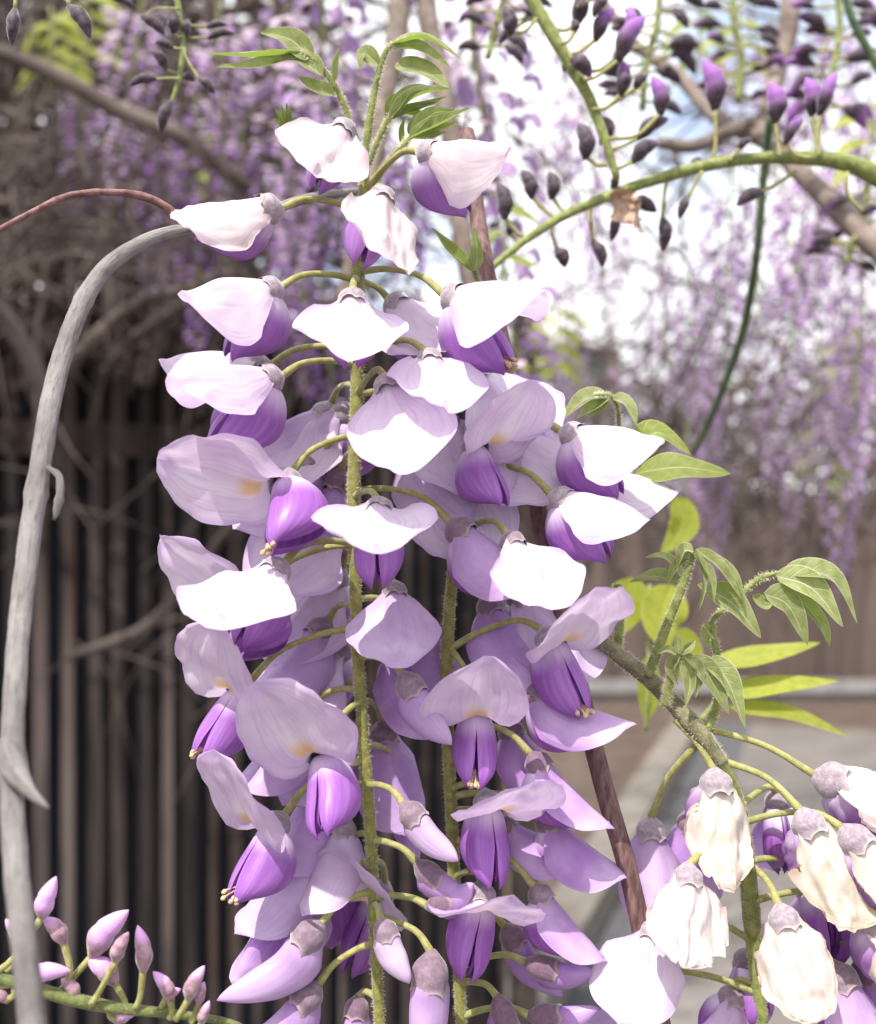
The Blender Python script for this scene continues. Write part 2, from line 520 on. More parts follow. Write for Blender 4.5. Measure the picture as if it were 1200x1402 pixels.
def flower(parent, pos, fwd, dorsal, kind='open', size=1.0, age=0.6, wilt=0.0, ped=None, seed=0, stamens=False, b=None, w=None, calyx=None, calyx_age=None, label=None, name='flower', pedr=0.66):
    """pos: where the stalk meets the calyx (world, m). fwd: way the flower points. dorsal: banner side. Both (right, up, towards viewer)."""
    X = scr(fwd).normalized()
    Z = scr(dorsal); Z = (Z - X * Z.dot(X)).normalized()
    Y = Z.cross(X)
    mw = Matrix.Translation(pos) @ Matrix((X, Y, Z)).transposed().to_4x4()
    fl = part_empty(name, parent, mw, label)
    S = Matrix.Scale(MM * size, 4)
    def add(nm, V, F, mat, uv=None):
        V = np.asarray(V, float) * (MM * size)
        return mesh_obj(nm, V, F, mat, fl, uv, matrix=mw, color=(age, wilt, 1.0 if kind == 'open' else 0.0, 1))
    ca = dict(L=5.0, R=3.1)
    if kind == 'bud':
        ca = dict(L=5.8, R=3.0)
    ca.update(calyx or {})
    v, f, uv = calyx_verts(seed=seed, **ca)
    o = add('calyx', v, f, M['calyx'], uv)
    o.color = (calyx_age if calyx_age is not None else age * 0.75, wilt, 0, 1)
    if kind == 'bud':
        q = dict(L=17, R=3.9, bendz=3.0); q.update(b or {})
        v, f, uv = bud_verts(seed=seed, **q)
        add('closed_petals', v, f, M['banner'], uv)
    else:
        pb = dict(KIND[kind]['b']); pb.update(b or {})
        pw = dict(KIND[kind]['w']); pw.update(w or {})
        v, f, uv = banner_verts(pb, seed=seed)
        add('banner_petal', v, f, M['banner'], uv)
        if pw.get('L', 1) > 0:
            for s in (-1, 1):
                v, f, uv = wing_verts(s, seed=seed + 3, **pw)
                add('wing_petal', v, f, M['wing'], uv)
            kl = dict(pw); kl.update(L=pw['L'] * 0.9, H=pw['H'] * 0.62, B=pw['B'] * 0.55, splay=0)
            v1, f1, u1 = wing_verts(1, seed=seed, open_=4, **kl)
            v2, f2, u2 = wing_verts(-1, seed=seed, open_=4, **kl)
            v = np.concatenate([v1, v2]); n1 = len(v1)
            nv = 13
            f = f1 + [tuple(i + n1 for i in q) for q in f2]
            for i in range(17):   # join the two halves along the lower seam
                a, c = i * nv + nv - 1, (i + 1) * nv + nv - 1
                f.append((a, a + n1, c + n1, c))
            add('keel', v, f, M['wing'], u1 + u2)
            if stamens:
                v, f = stamen_verts(pw['L'], pw['droop'], seed)
                add('stamens', v, f, M['anther'])
    if ped is not None:
        start, mid = ped
        r = pedr * MM
        end = pos + X * 0.0008
        pts = [(*start, r * 1.15)] + [(*q, r * 0.95) for q in mid] + [(*end, r * 1.25)]
        v, f, uv = tube(pts, n=14, sides=8)
        o = mesh_obj('pedicel', v, f, M['pedicel'], fl, uv)
    return fl

# ------------------------------------------------------------------ more materials
def mat_simple(name, c0, c1, scale, rough=0.8, bump=0.3, dist=0.01, spec=0.3, stretch=None):
    m, nt = new_mat(name); N = NT(nt)
    v = N.obj()
    if stretch:
        mp = N.n("ShaderNodeMapping"); mp.inputs["Scale"].default_value = stretch
        N.link(v, mp.inputs[0]); v = mp.outputs[0]
    nz = N.noise(v, scale, 6, 0.6)
    rnd = N.n("ShaderNodeObjectInfo").outputs["Random"]
    c = N.mix(N.ramp(nz, 0.30, 0.72), c0, c1)
    k = N.math('ADD', N.math('MULTIPLY', rnd, 0.5), 0.75)
    hv = N.n("ShaderNodeHueSaturation"); N.link(k, hv.inputs["Value"]); N.link(c, hv.inputs["Color"])
    N.out(N.principled(hv.outputs[0], rough, spec, N.bump(nz, bump, dist)))
    return m

def mat_cane(name, dark, mid, pale):
    """Weathered bark: pale film, long dark cracks, small corky spots."""
    m, nt = new_mat(name); N = NT(nt)
    uv, u, v = N.uvxy()
    streak = N.noise(N.combine(N.math('MULTIPLY', u, 1.3), N.math('MULTIPLY', v, 9.0)), 1.6, 7, 0.65)
    spots = N.noise(N.obj(), 520.0, 5, 0.6)
    patch = N.noise(N.obj(), 70.0, 4, 0.6)
    c = N.mix(N.ramp(patch, 0.35, 0.65), mid, pale)
    c = N.mix(N.math('MULTIPLY', N.ramp(streak, 0.52, 0.30), 0.6), c, dark)
    c = N.mix(N.math('MULTIPLY', N.ramp(spots, 0.52, 0.78), 0.35), c, dark)
    h = N.math('ADD', N.math('MULTIPLY', streak, 1.0), N.math('MULTIPLY', spots, 0.5))
    N.out(N.principled(c, 0.75, 0.3, N.bump(h, 0.7, 0.0007)))
    return m

def mat_slat(name):
    m, nt = new_mat(name); N = NT(nt)
    rnd = N.n("ShaderNodeObjectInfo").outputs["Random"]
    mp = N.n("ShaderNodeMapping"); mp.inputs["Scale"].default_value = (26, 26, 1.3); N.link(N.obj(), mp.inputs[0])
    off = N.n("ShaderNodeVectorMath"); off.operation = 'ADD'; N.link(mp.outputs[0], off.inputs[0]); N.link(N.combine(N.math('MULTIPLY', rnd, 90.0), 0.0, N.math('MULTIPLY', rnd, 40.0)), off.inputs[1])
    grain = N.noise(off.outputs[0], 2.2, 6, 0.65)
    blot = N.noise(off.outputs[0], 0.9, 4, 0.6)
    c = N.mix(N.ramp(grain, 0.32, 0.70), (0.014, 0.009, 0.008), (0.068, 0.052, 0.047))  # weathered wood, darkened further: the canopy's shade is put into this colour
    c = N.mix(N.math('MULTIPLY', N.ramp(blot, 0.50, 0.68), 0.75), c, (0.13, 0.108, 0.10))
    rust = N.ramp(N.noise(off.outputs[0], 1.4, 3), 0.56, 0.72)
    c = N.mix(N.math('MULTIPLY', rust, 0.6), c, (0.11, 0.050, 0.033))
    hv = N.n("ShaderNodeHueSaturation"); N.link(N.math('ADD', N.math('MULTIPLY', rnd, 0.95), 0.38), hv.inputs["Value"]); N.link(c, hv.inputs["Color"])  # uneven slat brightness also stands in for dappled sun
    N.out(N.principled(hv.outputs[0], 0.85, 0.3, N.bump(grain, 0.6, 0.004)))
    return m

def mat_leaf(name, c0, c1, vein, trans=0.35, tcol=(0.30, 0.42, 0.06)):
    m, nt = new_mat(name); N = NT(nt)
    uv, u, v = N.uvxy()
    rnd = N.n("ShaderNodeObjectInfo").outputs["Random"]
    av = N.math('ABSOLUTE', N.math('SUBTRACT', N.math('MULTIPLY', v, 2.0), 1.0))
    nz = N.noise(N.obj(), 500.0, 4)
    c = N.mix(N.ramp(nz, 0.3, 0.7), c0, c1)
    # side veins slant forward from the midrib
    ph = N.math('SUBTRACT', N.math('MULTIPLY', u, 9.0), N.math('MULTIPLY', av, 1.6))
    sv = N.ramp(N.math('ABSOLUTE', N.math('SUBTRACT', N.math('FRACT', ph), 0.5)), 0.10, 0.0)
    mr = N.ramp(av, 0.09, 0.02)
    k = N.math('MAXIMUM', mr, N.math('MULTIPLY', sv, 0.35))
    edge = N.ramp(av, 0.90, 1.0)
    c = N.mix(N.math('MULTIPLY', N.math('MAXIMUM', k, edge), 0.75), c, vein)
    c = N.mix(N.math('MULTIPLY', N.ramp(N.noise(N.obj(), 220.0, 3), 0.55, 0.75), 0.3), c, (0.20, 0.15, 0.05))
    hv = N.n("ShaderNodeHueSaturation"); N.link(N.math('ADD', N.math('MULTIPLY', rnd, 0.4), 0.8), hv.inputs["Value"]); N.link(c, hv.inputs["Color"])
    fz = N.noise(N.obj(), 3000.0, 2)
    hgt = N.math('ADD', N.math('MULTIPLY', k, -1.0), N.math('MULTIPLY', fz, 0.25))
    N.out(N.thin(hv.outputs[0], trans, 0.45, 0.35, N.bump(hgt, 0.5, 0.0004), tcol=(*tcol, 1)))
    return m

def mat_bud(name, dark0, dark1, tip, t0, t1):
    m, nt = new_mat(name); N = NT(nt)
    uv, u, v = N.uvxy()
    tipness, _, _, rnd = obj_color(N)
    nz = N.noise(N.obj(), 800.0, 4)
    c = N.mix(N.ramp(nz, 0.3, 0.7), dark0, dark1)
    k = N.ramp(N.math('ADD', u, N.math('MULTIPLY', N.math('SUBTRACT', tipness, 0.5), 0.9)), t0, t1)
    c = N.mix(k, c, tip)
    N.out(N.principled(c, 0.6, 0.3, N.bump(N.noise(N.obj(), 3000.0, 2), 0.4, 0.0003), sheen=0.4))
    return m

def mat_flat_petal(name, c, trans=0.35):
    m, nt = new_mat(name); N = NT(nt)
    nz = N.noise(N.obj(), 60.0, 3)
    c2 = tuple(min(1, x * 1.35) for x in c)
    N.out(N.thin(N.mix(N.ramp(nz, 0.3, 0.7), c, c2), trans, 0.6, 0.2))
    return m

M['rachis'] = mat_stem("rachis", (0.15, 0.15, 0.035), (0.27, 0.26, 0.07), 600.0, fuzzcol=(0.50, 0.46, 0.22), bumpd=0.0005)
M['green_stem'] = mat_stem("green_stem", (0.12, 0.15, 0.035), (0.25, 0.28, 0.08), 500.0, fuzzcol=(0.45, 0.46, 0.25))
M['shaded_bud_stem'] = mat_stem("shaded_bud_stem", (0.075, 0.095, 0.025), (0.15, 0.175, 0.05), 500.0, fuzzcol=(0.36, 0.36, 0.2))  # darker copy of the green stem, the shade over it put into the colour
M['dark_green_stem'] = mat_stem("dark_green_stem", (0.025, 0.05, 0.02), (0.07, 0.11, 0.04), 400.0)
M['twig_stem'] = mat_stem("woody_green_stem", (0.10, 0.095, 0.05), (0.22, 0.20, 0.11), 500.0, fuzzcol=(0.42, 0.38, 0.28))
M['brown_shoot'] = mat_simple("brown_shoot_bark", (0.07, 0.035, 0.035), (0.20, 0.12, 0.11), 900.0, 0.7, 0.6, 0.0006, stretch=(1, 1, 0.25))
M['grey_cane'] = mat_cane("grey_cane_bark", (0.06, 0.049, 0.045), (0.15, 0.136, 0.132), (0.25, 0.232, 0.226))
M['red_twig'] = mat_simple("red_twig_bark", (0.07, 0.03, 0.028), (0.20, 0.11, 0.10), 500.0, 0.6, 0.5, 0.0005)
M['bark'] = mat_simple("vine_bark", (0.10, 0.075, 0.065), (0.26, 0.21, 0.18), 120.0, 0.8, 0.6, 0.002)
M['pale_bark'] = mat_simple("pale_vine_bark", (0.09, 0.068, 0.058), (0.24, 0.19, 0.165), 90.0, 0.8, 0.6, 0.002)
M['dry_twigs'] = mat_simple("dry_twigs", (0.034, 0.025, 0.022), (0.125, 0.098, 0.086), 9.0, 0.9, 0.3, 0.002)
M['leaf'] = mat_leaf("leaf", (0.15, 0.18, 0.04), (0.22, 0.25, 0.07), (0.38, 0.42, 0.16))
M['young_leaf'] = mat_leaf("young_leaf", (0.19, 0.215, 0.075), (0.32, 0.345, 0.155), (0.60, 0.61, 0.46))
M['bright_leaf'] = mat_leaf("bright_leaf", (0.25, 0.29, 0.03), (0.36, 0.38, 0.06), (0.44, 0.44, 0.14), 0.45, (0.42, 0.50, 0.05))
M['dark_bud'] = mat_bud("dark_bud", (0.028, 0.018, 0.026), (0.085, 0.058, 0.075), (0.25, 0.09, 0.34), 0.55, 1.15)
M['pink_bud'] = mat_bud("pink_bud", (0.22, 0.12, 0.16), (0.40, 0.26, 0.31), (0.58, 0.32, 0.62), 0.45, 0.75)
M['far_lilac'] = mat_flat_petal("far_lilac_petal", (0.42, 0.32, 0.47))
M['far_purple'] = mat_flat_petal("far_purple_petal", (0.21, 0.10, 0.29))
M['backlit_lilac'] = mat_flat_petal("backlit_lilac_petal", (0.60, 0.49, 0.585), 0.45)  # lighter copies of the far petals, their backlit brightness put into the colour
M['backlit_purple'] = mat_flat_petal("backlit_purple_petal", (0.37, 0.25, 0.44), 0.45)
M['far_dark'] = mat_simple("far_calyx", (0.05, 0.03, 0.05), (0.12, 0.08, 0.10), 200.0)
M['faded'] = mat_simple("faded_brown_petals", (0.36, 0.22, 0.15), (0.62, 0.46, 0.36), 700.0, 0.8, 0.5, 0.0004)

# ------------------------------------------------------------------ ground, path, kerb
KD = Vector((0.349, 0.937, 0))                     # the way the kerb and the path run
KN = Vector((0.937, -0.349, 0))                    # across it, towards the path
K0 = Vector((0.476, 3.70, 0))
def strip(name, a0, a1, n0, n1, z0, z1, mat, kind='structure'):
    """A box along the kerb direction: from a0 to a1 along it, n0 to n1 across it."""
    c = [K0 + KD * a + KN * n for a, n in ((a0, n0), (a1, n0), (a1, n1), (a0, n1))]
    V = [(p.x, p.y, z0) for p in c] + [(p.x, p.y, z1) for p in c]
    F = [(0, 1, 2, 3)[::-1], (4, 5, 6, 7), (0, 1, 5, 4), (1, 2, 6, 5), (2, 3, 7, 6), (3, 0, 4, 7)]
    if (c[1] - c[0]).cross(c[2] - c[0]).z < 0:
        F = [f[::-1] for f in F]
    o = mesh_obj(name, V, F, mat, smooth=False)
    if kind: o["kind"] = kind
    return o

def under(o, parent):
    o.parent = parent
    return o

M['soil'] = mat_simple("soil", (0.05, 0.034, 0.026), (0.10, 0.072, 0.057), 6.0, 0.95, 0.6, 0.03)
M['concrete'] = mat_simple("concrete", (0.115, 0.102, 0.093), (0.165, 0.149, 0.137), 3.5, 0.85, 0.2, 0.01)
M['kerb'] = mat_simple("kerb_concrete", (0.15, 0.132, 0.112), (0.215, 0.192, 0.165), 9.0, 0.85, 0.3, 0.01)
M['asphalt_shade'] = mat_simple("dark_strip", (0.055, 0.055, 0.06), (0.10, 0.10, 0.105), 30.0, 0.9, 0.4, 0.004)  # kerb shade put into the colour; also the base under slabs and stones
g = mesh_obj('ground', [(-300, -300, 0), (300, -300, 0), (300, 300, 0), (-300, 300, 0)], [(0, 1, 2, 3)], M['soil'], smooth=False)
g["kind"] = 'structure'
strip('kerb_shade_strip', -6, 3.55, 0.16, 0.42, -0.05, 0.004, M['asphalt_shade'])  # dark strip drawn in for the shadow along the kerb
path = strip('path', -6, 3.5, 0.424, 4.58, -0.06, 0.006, M['asphalt_shade'])
for k in range(5):
    under(strip('slab', -6 + k * 1.9, -6 + k * 1.9 + 1.885, 0.422, 4.6, -0.05, 0.014, M['concrete'], None), path)
kerb = strip('kerb', -5.99, 3.15, 0.004, 0.154, -0.06, 0.12, M['asphalt_shade'])
for k in range(9):
    under(strip('kerb_stone', -6 + k * 1.02, -6 + k * 1.02 + 1.01, 0.0, 0.158, -0.05, 0.13, M['kerb'], None), kerb)

def box(name, c, size, mat, parent=None, rotz=0.0, bev=0.0, seed=None):
    sx, sy, sz = size[0] / 2, size[1] / 2, size[2] / 2
    b = min(bev, sx * 0.9, sy * 0.9)
    ring = [(-sx + b, -sy), (sx - b, -sy), (sx, -sy + b), (sx, sy - b), (sx - b, sy), (-sx + b, sy), (-sx, sy - b), (-sx, -sy + b)] if b else [(-sx, -sy), (sx, -sy), (sx, sy), (-sx, sy)]
    n = len(ring)
    V = [(x, y, -sz) for x, y in ring] + [(x, y, sz) for x, y in ring]
    F = [tuple(range(n))[::-1], tuple(range(n, 2 * n))] + [(i, (i + 1) % n, n + (i + 1) % n, n + i) for i in range(n)]
    return mesh_obj(name, V, F, mat, parent, smooth=False, matrix=Matrix.Translation(c) @ Matrix.Rotation(rotz, 4, 'Z'))

# ------------------------------------------------------------------ slatted fence close behind the flowers
M['slat'] = mat_slat("shaded_weathered_slat")
M['rail_dark'] = mat_simple("dark_rail", (0.03, 0.022, 0.02), (0.07, 0.05, 0.045), 8.0, 0.9)
M['gap_shade'] = mat_simple("dark_gap_shade", (0.008, 0.008, 0.012), (0.018, 0.017, 0.024), 4.0, 0.95)  # near black, for the shade seen between the slats
fa, fb = Vector((-1.02, 1.62, 0)), Vector((0.155, 2.15, 0))
fd = (fb - fa).normalized(); fang = math.atan2(fd.y, fd.x); fn = Vector((fd.y, -fd.x, 0))
flen = (fb - fa).length
fence = thing('slat_fence', fa, 'dark weathered fence of narrow upright slats behind the hanging flowers', 'fence')
ns = int(flen / 0.0425)
for i in range(ns):
    p = fa + fd * ((i + 0.5) * flen / ns + rng.uniform(-0.006, 0.006)) + fn * rng.uniform(-0.006, 0.006)
    h = 1.76 + rng.uniform(-0.03, 0.03)
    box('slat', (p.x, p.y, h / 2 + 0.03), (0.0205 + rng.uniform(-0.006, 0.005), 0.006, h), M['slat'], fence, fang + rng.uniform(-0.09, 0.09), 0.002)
for z in (0.35, 1.55):
    c = (fa + fb) / 2 - fn * 0.026
    box('rail', (c.x, c.y, z), (flen, 0.03, 0.06), M['rail_dark'], fence, fang)
c = (fa + fb) / 2 - fn * 0.055
box('gap_shade_sheet', (c.x, c.y, 0.9), (flen, 0.01, 1.74), M['gap_shade'], fence, fang)  # added dark sheet that makes the gaps between slats read as shade
p = fb + fd * 0.03
box('post', (p.x, p.y, 0.92), (0.05, 0.05, 1.84), M['rail_dark'], fence, fang, 0.006)

# ------------------------------------------------------------------ far board fence at the end of the path
M['board'] = mat_simple("brown_board", (0.055, 0.039, 0.032), (0.115, 0.086, 0.074), 5.0, 0.85, 0.4, 0.004, stretch=(3, 3, 0.3))
M['grey_rail'] = mat_simple("grey_rail", (0.20, 0.195, 0.19), (0.28, 0.275, 0.27), 6.0, 0.8)
ff = thing('board_fence', (1.0, 7.7, 0), 'brown board fence across the far end of the grey path', 'fence')
x = 0.55
while x < 4.6:
    w = 0.14
    box('board', (x + w / 2, 7.7 + rng.uniform(-0.006, 0.006), 0.86 + rng.uniform(-0.01, 0.01)), (w - 0.008, 0.022, 1.42), M['board'], ff, rng.uniform(-0.01, 0.01), 0.003)
    x += w
box('bottom_rail', (2.6, 7.66, 0.115), (4.1, 0.05, 0.09), M['grey_rail'], ff)
for xx in (0.62, 2.0, 3.4):
    box('post', (xx, 7.76, 1.05), (0.09, 0.09, 2.1), M['board'], ff, 0, 0.01)
for zz in (1.83, 2.05):
    box('top_rail', (2.6, 7.72, zz), (4.1, 0.045, 0.07), M['grey_rail'], ff)

# ------------------------------------------------------------------ house far behind
M['house_wall'] = mat_simple("house_wall", (0.12, 0.125, 0.135), (0.16, 0.165, 0.175), 2.0, 0.9)
M['roof'] = mat_simple("pale_roof", (0.34, 0.35, 0.36), (0.42, 0.43, 0.44), 2.0, 0.7)
M['glass'] = mat_simple("window_glass", (0.03, 0.035, 0.04), (0.05, 0.055, 0.06), 2.0, 0.1, 0.0, 0.001, 0.5)
hs = thing('house', (1.6, 16, 0), 'small grey house with pale gable roof glimpsed behind the flowers', 'house')
box('wall', (1.25, 17.5, 2.0), (3.2, 3.0, 4.0), M['house_wall'], hs)
V = [(-0.60, 15.8, 3.5), (3.10, 15.8, 3.5), (3.10, 19.2, 3.5), (-0.60, 19.2, 3.5), (-0.60, 17.5, 4.55), (3.10, 17.5, 4.55),
     (-0.60, 15.8, 3.62), (3.10, 15.8, 3.62), (3.10, 19.2, 3.62), (-0.60, 19.2, 3.62), (-0.60, 17.5, 4.70), (3.10, 17.5, 4.70)]
F = [(6, 7, 11, 10), (9, 10, 11, 8), (0, 4, 5, 1), (3, 2, 5, 4), (0, 1, 7, 6), (2, 3, 9, 8), (0, 6, 10, 4), (4, 10, 9, 3), (1, 5, 11, 7), (5, 2, 8, 11)]
mesh_obj('roof', [(a, b, c + 0.5) for a, b, c in V], F, M['roof'], hs, smooth=False)
for xx in (0.2, 1.7):
    wdw = box('window', (xx, 15.99, 2.3), (0.8, 0.06, 1.0), M['roof'], hs)
    _W[wdw.name] = Matrix.Translation((xx, 15.99, 2.3))
    box('pane', (xx, 15.955, 2.3), (0.66, 0.02, 0.86), M['glass'], wdw)

# ------------------------------------------------------------------ stems and vines
def vine(name, pts, mat, label, category='vine', group=None, n=40, sides=10, bump=0.06, freq=150.0, nodes=None):
    """pts: (px, py, depth m, width in photo px at that depth)."""
    P = []
    for px, py, d, w in pts:
        q = at(px, py, d)
        P.append((q.x, q.y, q.z, w * d / F_PX / 2))
    v, f, uv = tube(P, n=n, sides=sides, bump=bump, freq=freq, nodes=nodes)
    o = mesh_obj(name, v, f, mat, None, uv)
    tag(o, label, category, group)
    return o

def stem_part(name, parent, pts, mat, n=30, sides=9, bump=0.05, freq=400.0, nodes=None):
    P = []
    for px, py, d, w in pts:
        q = at(px, py, d)
        P.append((q.x, q.y, q.z, w * d / F_PX / 2))
    v, f, uv = tube(P, n=n, sides=sides, bump=bump, freq=freq, nodes=nodes)
    o = mesh_obj(name, v, f, mat, parent, uv)
    if name == 'leaf_stalk' and pts[0][2] < 0.25 or name == 'woody_stem':
        hairs(parent, pts, 900, .0007, M['hair'], len(pts))
    return o

def hairs(parent, pts, n, length, mat, seed=0):
    """Short pale hairs standing off a fuzzy stem: too many to count."""
    r = random.Random(seed)
    C = catmull([(*at(px, py, d), w * d / F_PX / 2) for px, py, d, w in pts], 200)
    V, F = [], []
    for k in range(n):
        i = r.randrange(1, 199)
        p = Vector(C[i, :3]); t = (Vector(C[i + 1 if i < 199 else i, :3]) - Vector(C[i - 1, :3])).normalized()
        a = t.cross(Vector((r.gauss(0, 1), r.gauss(0, 1), r.gauss(0, 1)))).normalized()
        L = length * r.uniform(.5, 1.2)
        b = p + t * r.uniform(-.0006, .0006) + a * C[i, 3] * .95
        tip = b + (a + t * r.uniform(-.5, .5) + Vector((r.uniform(-.3, .3), r.uniform(-.3, .3), r.uniform(-.3, .3)))) * L
        s = t * 0.00004
        o = len(V); V += [b - s, b + s, tip]; F.append((o, o + 1, o + 2))
    o = mesh_obj('hairs', V, F, mat, parent, smooth=False)
    o["kind"] = 'stuff'
M['hair'] = mat_simple("pale_hair", (0.62, 0.58, 0.40), (0.75, 0.72, 0.58), 300.0, 0.6)

cane = thing('grey_cane', at(40, 1500, 0.128), 'smooth pale grey bent cane arching up from the lower left', 'cane')
stem_part('cane', cane, [(52, 1560, 0.125, 36.5), (42, 1380, 0.13, 35.7), (22, 1180, 0.138, 33.1), (17, 1040, 0.146, 31.3), (28, 850, 0.158, 29.6), (52, 660, 0.17, 28.7), (82, 500, 0.182, 27.0), (130, 385, 0.19, 23.5), (195, 332, 0.195, 19.1), (262, 312, 0.20, 15.7), (340, 298, 0.206, 13.9), (420, 272, 0.212, 13.1), (490, 262, 0.22, 10.4)], M['grey_cane'], n=160, sides=20, bump=0.09, freq=330, nodes=[(0.245, 0.010, 0.38), (0.41, 0.005, 0.16), (0.56, 0.005, 0.12), (0.75, 0.004, 0.14)])
stem_part('spur', cane, [(8, 1018, 0.147, 30), (18, 1050, 0.143, 38), (40, 1082, 0.140, 19), (66, 1106, 0.138, 5)], M['grey_cane'], n=14, sides=10)
stem_part('peeling_bark', cane, [(66, 640, 0.170, 8), (82, 655, 0.167, 10), (80, 690, 0.166, 12), (74, 712, 0.166, 3)], M['grey_cane'], n=14, sides=6, bump=0.5, freq=900)
stem_part('side_twig', cane, [(250, 312, 0.199, 12), (236, 290, 0.198, 11), (200, 270, 0.196, 11), (150, 263, 0.193, 9), (95, 268, 0.19, 9), (45, 290, 0.187, 8), (-30, 330, 0.183, 8)], M['red_twig'], n=50, sides=8, bump=0.1, freq=700, nodes=[(0.36, 0.008, 0.35), (0.56, 0.008, 0.35), (0.74, 0.008, 0.35)])

vine('brown_shoot', [(640, 180, 0.235, 20), (655, 300, 0.228, 22), (672, 400, 0.222, 24), (735, 690, 0.214, 27), (815, 1030, 0.203, 27), (862, 1200, 0.199, 27), (905, 1402, 0.198, 28), (925, 1520, 0.198, 28)], M['brown_shoot'], 'straight reddish brown shoot slanting down behind the flower cluster', 'shoot', n=90, sides=14, bump=0.04, freq=500)

vine('grey_vine', [(548, -40, 0.47, 30), (545, 40, 0.46, 30), (528, 130, 0.45, 28), (505, 260, 0.44, 26), (470, 420, 0.44, 24)], M['bark'], 'grey vine stem behind the top leaves, nearer the left', 'vine', 'twin grey vine stems behind the top leaves')
vine('grey_vine', [(578, -40, 0.47, 28), (592, 60, 0.46, 28), (612, 150, 0.45, 28), (630, 300, 0.44, 28), (660, 480, 0.44, 26)], M['bark'], 'grey vine stem behind the top leaves, leaning to the right', 'vine', 'twin grey vine stems behind the top leaves')
vine('vine_branch', [(780, -60, 0.5, 18), (865, 55, 0.48, 15), (930, 105, 0.46, 18), (985, 165, 0.44, 20), (1050, 195, 0.43, 22), (1110, 250, 0.41, 27), (1160, 300, 0.40, 31), (1260, 395, 0.38, 34)], M['pale_bark'], 'thick pale brown vine branch slanting down to the right edge', 'branch', n=60)
vine('vine_branch', [(1090, -60, 0.45, 28), (1082, 20, 0.45, 28), (1072, 75, 0.45, 26), (1055, 130, 0.44, 22), (1040, 190, 0.43, 20)], M['bark'], 'grey upright vine branch dropping from the top edge behind purple buds', 'branch')
vine('vine_branch', [(900, 195, 0.43, 16), (950, 200, 0.43, 18), (1000, 180, 0.43, 20), (1050, 168, 0.44, 20)], M['bark'], 'short brown crooked vine branch behind the arching green stem', 'branch')
vine('trailing_stem', [(1055, 160, 0.36, 12), (1046, 240, 0.37, 12), (1036, 350, 0.38, 12), (1018, 450, 0.40, 12), (985, 545, 0.42, 11), (950, 620, 0.44, 9)], M['dark_green_stem'], 'thin dark green stem trailing down before the blurred lilac clusters', 'stem')
vine('trailing_stem', [(1150, -40, 0.34, 10), (1165, 20, 0.34, 11), (1190, 70, 0.34, 11), (1240, 160, 0.34, 11)], M['dark_green_stem'], 'thin dark green stem crossing the top right corner', 'stem')
vine('dry_cane', [(-40, 60, 0.85, 22), (60, 95, 0.86, 24), (160, 150, 0.88, 26), (250, 190, 0.9, 24), (340, 260, 0.95, 18)], M['dry_twigs'], 'thick dry grey cane in the upper left tangle, lowest to the right', 'cane')
vine('dry_cane', [(60, 540, 1.1, 16), (120, 470, 1.1, 18), (190, 415, 1.1, 18), (260, 395, 1.12, 16), (330, 370, 1.15, 14)], M['dry_twigs'], 'dry cane slanting up before the slat fence beside the grey cane', 'cane')
vine('dry_cane', [(-30, 400, 0.8, 22), (20, 450, 0.82, 22), (60, 540, 0.85, 20), (75, 640, 0.9, 18)], M['dry_twigs'], 'dry cane leaning down at the left edge before the slat fence', 'cane')
vine('dry_cane', [(90, 900, 1.3, 12), (150, 880, 1.3, 14), (220, 840, 1.3, 14), (330, 700, 1.3, 12)], M['dry_twigs'], 'thin dry cane crossing the slats low behind the white flowers', 'cane')

# tangle of dead twigs over the slat fence
def tangle(name, n, region, depth, lenpx, width, mat, label, seed):
    r = random.Random(seed)
    V, F = [], []
    for k in range(n):
        x0, y0 = r.uniform(region[0], region[2]), r.uniform(region[1], region[3])
        d = r.uniform(*depth)
        a = r.gauss(0.6, 0.9) if r.random() < 0.7 else r.gauss(-0.9, 0.5)
        L = r.uniform(*lenpx)
        w = r.uniform(*width)
        pts = []
        for t in range(4):
            q = at(x0 + math.cos(a) * L * (t / 3 - .5) + r.uniform(-12, 12), y0 + math.sin(a) * L * (t / 3 - .5) + r.uniform(-12, 12) + 14 * (t - 1.5) ** 2, d + 0.05 * (t / 3) * r.uniform(-1, 1))
            pts.append((*q, w * d / F_PX / 2 * (1 - 0.15 * t)))
        v, f, _ = tube(pts, n=8, sides=5)
        o = len(V); V += v; F += [tuple(i + o for i in q) for q in f]
    o = mesh_obj(name, V, F, mat)
    tag(o, label, 'twigs', kind='stuff')
    return o
tangle('dry_twig_tangle', 260, (-60, 60, 560, 430), (0.9, 1.5), (120, 380), (2.5, 7), M['dry_twigs'], 'tangle of dead grey brown twigs above the slat fence', 3)
tangle('dry_twig_tangle', 520, (-90, -90, 430, 430), (1.55, 2.1), (140, 420), (6, 16), M['dry_twigs'], 'dense mass of dead vine twigs filling the upper left background', 21)
tangle('dry_twig_tangle', 34, (-40, 450, 460, 950), (1.2, 1.5), (100, 300), (2, 4), M['dry_twigs'], 'sparse dead twigs hanging before the dark slats', 5)
tangle('dry_twig_tangle', 240, (760, 480, 1260, 720), (2.2, 4.5), (100, 300), (3, 8), M['dry_twigs'], 'brown vine tangle along the top of the board fence', 8)
tangle('dry_twig_tangle', 130, (880, 380, 1260, 660), (1.4, 2.6), (90, 260), (3, 7), M['dry_twigs'], 'brown twigs woven through the lilac clusters at the right', 12)
tangle('dry_twig_tangle', 70, (640, -20, 1260, 480), (0.8, 2.0), (120, 360), (3, 8), M['dry_twigs'], 'thin bare twigs against the bright sky', 9)

